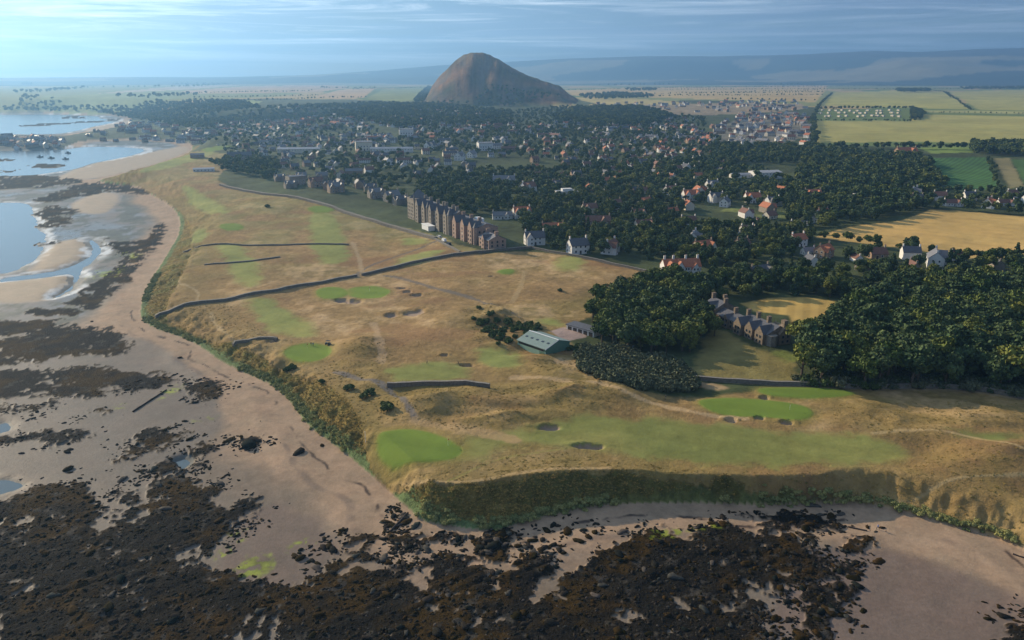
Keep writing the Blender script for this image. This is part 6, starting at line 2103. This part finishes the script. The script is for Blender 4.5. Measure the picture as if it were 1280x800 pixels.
def trolley(px_, py_, label):
    g_ = G(px_, py_)
    r = empty('golf_trolley', g_, 0.4)
    tag(r, label, 'golf trolley')
    b = MB().tube([(0, 0, .15, .14), (0, .35, 1.05, .15)], 8)
    obj('bag', b.mesh('bag', MATS['cloth_dark']), r)
    obj('handle', MB().tube([(0, .1, .2, .02), (0, .6, 1.0, .02)], 5).mesh('handle', MATS['tyre']), r)
    wmesh = MB().cyl(0, 0, -.03, .03, .15, .15, 10).mesh('wheel', MATS['tyre'])
    for x_ in (-.3, .3):
        o = obj('wheel', wmesh, r, (x_, 0, .15))
        o.rotation_euler = (0, math.pi / 2, 0)


trolley(573, 455, 'dark golf trolley left on the fairway right of the walking golfer')
for px_, py_, lab in ((560, 557, 'thin flagstick on the near left green'), (987, 512, 'thin flagstick on the long right green'), (384, 436, 'thin flagstick on the small round green'), (462, 364, 'thin flagstick on the green with the big bunker')):
    g_ = G(px_, py_)
    r = empty('flagstick', g_, 0.9)
    tag(r, lab, 'flag')
    obj('pole', MB().cyl(0, 0, -.1, 2.2, .03, .02, 6).mesh('pole', MATS['white_paint']), r)
    obj('flag', MB().box(0.02, .5, -.01, .01, 1.8, 2.18).mesh('flag', MATS['flag_red']), r)
g_ = G(457, 553)
r = empty('marker_post', g_)
tag(r, 'tall slim white marker post at the dune edge of the near green', 'post')
obj('pole', MB().cyl(0, 0, -.2, 3.9, .07, .06, 8).mesh('pole', MATS['white_paint']), r)
obj('pole_cap', MB().cyl(0, 0, 3.9, 4.02, .1, .06, 8).mesh('pole_cap', MATS['white_paint']), r)


# driftwood, wreck timber, outfall pipe
def log(px0, py0, px1, py1, rad, label, m='driftwood', name='driftwood_log', lift=0.0):
    a, b_ = G(px0, py0), G(px1, py1)
    n = 6
    b = MB()
    pts = [(p.x - a.x, p.y - a.y, p.z - a.z + rad * .7 + lift + 0.05 * random.uniform(-1, 1), rad * random.uniform(.8, 1.1)) for p in (a.lerp(b_, i / n) for i in range(n + 1))]
    b.tube(pts, 7)
    tag(obj(name, b.mesh(name, MATS[m]), None, a), label, 'log' if 'log' in name else 'pipe')


log(488, 665, 510, 642, 0.35, 'long black beached timber lying beside dark rocks at the bank end')
log(492, 660, 505, 655, 0.28, 'shorter black timber crossing the long one on the sand')
log(1060, 659, 1084, 664, 0.22, 'low dark driftwood trunk on the right hand beach')
log(166, 515, 208, 488, 0.30, 'straight dark outfall pipe across the wet rocks', 'rock_dark', 'outfall_pipe', .05)
log(1266, 693, 1290, 701, 0.22, 'dark driftwood at the foot of the right hand bank')


# cars and van by the hotel
def car(px_, py_, rot, body, label, van=False):
    g_ = G(px_, py_)
    r = empty('parked_van' if van else 'parked_car', g_, R(rot), 1.1)
    tag(r, label, 'van' if van else 'car')
    hh = 2.1 if van else 1.45
    obj('body', MB().box(-.85, .85, -2.2, 2.2, .35, .95).mesh('body', MATS[body]), r)
    cab = MB()
    y0_, y1_ = (-2.15, 1.3) if van else (-1.7, .9)
    cab.add([(-.83, y0_, .95), (.83, y0_, .95), (.83, y1_ + .6, .95), (-.83, y1_ + .6, .95), (-.72, y0_ + .2, hh), (.72, y0_ + .2, hh), (.72, y1_, hh), (-.72, y1_, hh)], [(0, 3, 2, 1), (4, 5, 6, 7), (0, 1, 5, 4), (1, 2, 6, 5), (2, 3, 7, 6), (3, 0, 4, 7)])
    obj('cabin', cab.mesh('cabin', MATS[body if van else 'window_glass']), r)
    obj('roof', MB().box(-.74, .74, y0_ + .15, y1_ + .05, hh + .003, hh + .06).mesh('roof', MATS[body]), r)
    wmesh = MB().cyl(0, 0, -.1, .1, .33, .33, 10).mesh('wheel', MATS['tyre'])
    for x_ in (-.85, .85):
        for y_ in (-1.35, 1.35):
            o = obj('wheel', wmesh, r, (x_, y_, .33))
            o.rotation_euler = (0, math.pi / 2, 0)


car(555, 302, 30, 'car_white', 'white van parked on the yard below the hotel front', True)
car(561, 306, 30, 'car_dark', 'dark car parked right of the white van')
car(549, 297, 30, 'car_white', 'white car parked above the white van')
car(787, 437, 70, 'car_blue', 'pale blue car half hidden in the grove beside the thicket')
car(759, 418, 20, 'car_white', 'white car at the wood edge beyond the garages')
carpts = [(265, 180), (272, 181.5), (280, 183.5), (288, 186), (296, 189), (304, 192), (309, 195)]
for n, (px_, py_) in enumerate(carpts):
    g_ = G(px_, py_)
    tag(obj('parked_car', MB().box(-.85, .85, -2.2, 2.2, .3, .95, 0).box(-.75, .75, -1.6, 1.0, .95, 1.45, 1).mesh('parked_car', [MATS['car_white' if n % 3 else 'car_dark'], MATS['window_glass']]), None, g_, R(40), 1.3),
        'tiny parked car, %s from left in the line by the far links' % ORD[n], 'car', 'cars along the far links road')


# boats at anchor in the bay
def boat(px_, py_, rot, label):
    x, y = P(px_, py_, 0)
    r = empty('fishing_boat', (x, y, 0), R(rot), 1.3)
    tag(r, label, 'boat')
    secs = [(-3.6, .9, .9), (-1.5, 1.3, .85), (1.2, 1.25, .95), (3.0, .7, 1.25), (4.0, .05, 1.5)]
    V, F = [], []
    for xx, w_, h_ in secs:
        V += [(xx, -w_, h_), (xx, -w_ * .6, -.3), (xx, w_ * .6, -.3), (xx, w_, h_)]
    for i in range(4):
        k_ = i * 4
        F += [(k_, k_ + 4, k_ + 5, k_ + 1), (k_ + 1, k_ + 5, k_ + 6, k_ + 2), (k_ + 2, k_ + 6, k_ + 7, k_ + 3), (k_ + 3, k_ + 7, k_ + 4, k_)]
    F += [(0, 1, 2, 3)]
    obj('hull', new_mesh('hull', V, F, [MATS['car_dark']]), r)
    obj('cabin', MB().box(-1.2, .8, -.7, .7, .9, 2.3).mesh('cabin', MATS['car_dark']), r)
    obj('mast', MB().cyl(-1.5, 0, .9, 5.0, .06, .04, 6).mesh('mast', MATS['dark_wood']), r)


for px_, py_, rot, lab in ((50, 196.5, 10, 'dark boat at anchor farthest left in the bay'), (64, 197.8, 5, 'dark boat at anchor second from the left, nearest the reef'), (85, 191.5, -5, 'dark boat at anchor farthest out near the town beach'), (82, 199, 0, 'long dark boat at anchor nearest the weedy islet')):
    boat(px_, py_, rot, lab)

# ruined castle on the far point
g_ = G(34, 106)
r = empty('ruined_castle', g_, 0.2, 1.0)
tag(r, 'tiny ruined castle silhouette on the far left horizon', 'castle')
obj('wall', MB().box(-45, 45, -8, 8, -20, 16).mesh('wall', MATS['grey_stone']), r)
for x_, h_ in ((-42, 24), (2, 30), (42, 26)):
    obj('tower', MB().cyl(x_, 0, -20, h_, 11, 11, 12).mesh('tower', MATS['grey_stone']), r)
g_ = G(598, 69.5)
sx_, sy_ = LD * math.sin(LAZ), LD * math.cos(LAZ)
tz_ = HG.max(initial=0, where=(np.abs(lu.reshape(NR, NA)) < 90) & (np.abs(lw.reshape(NR, NA)) < 90))
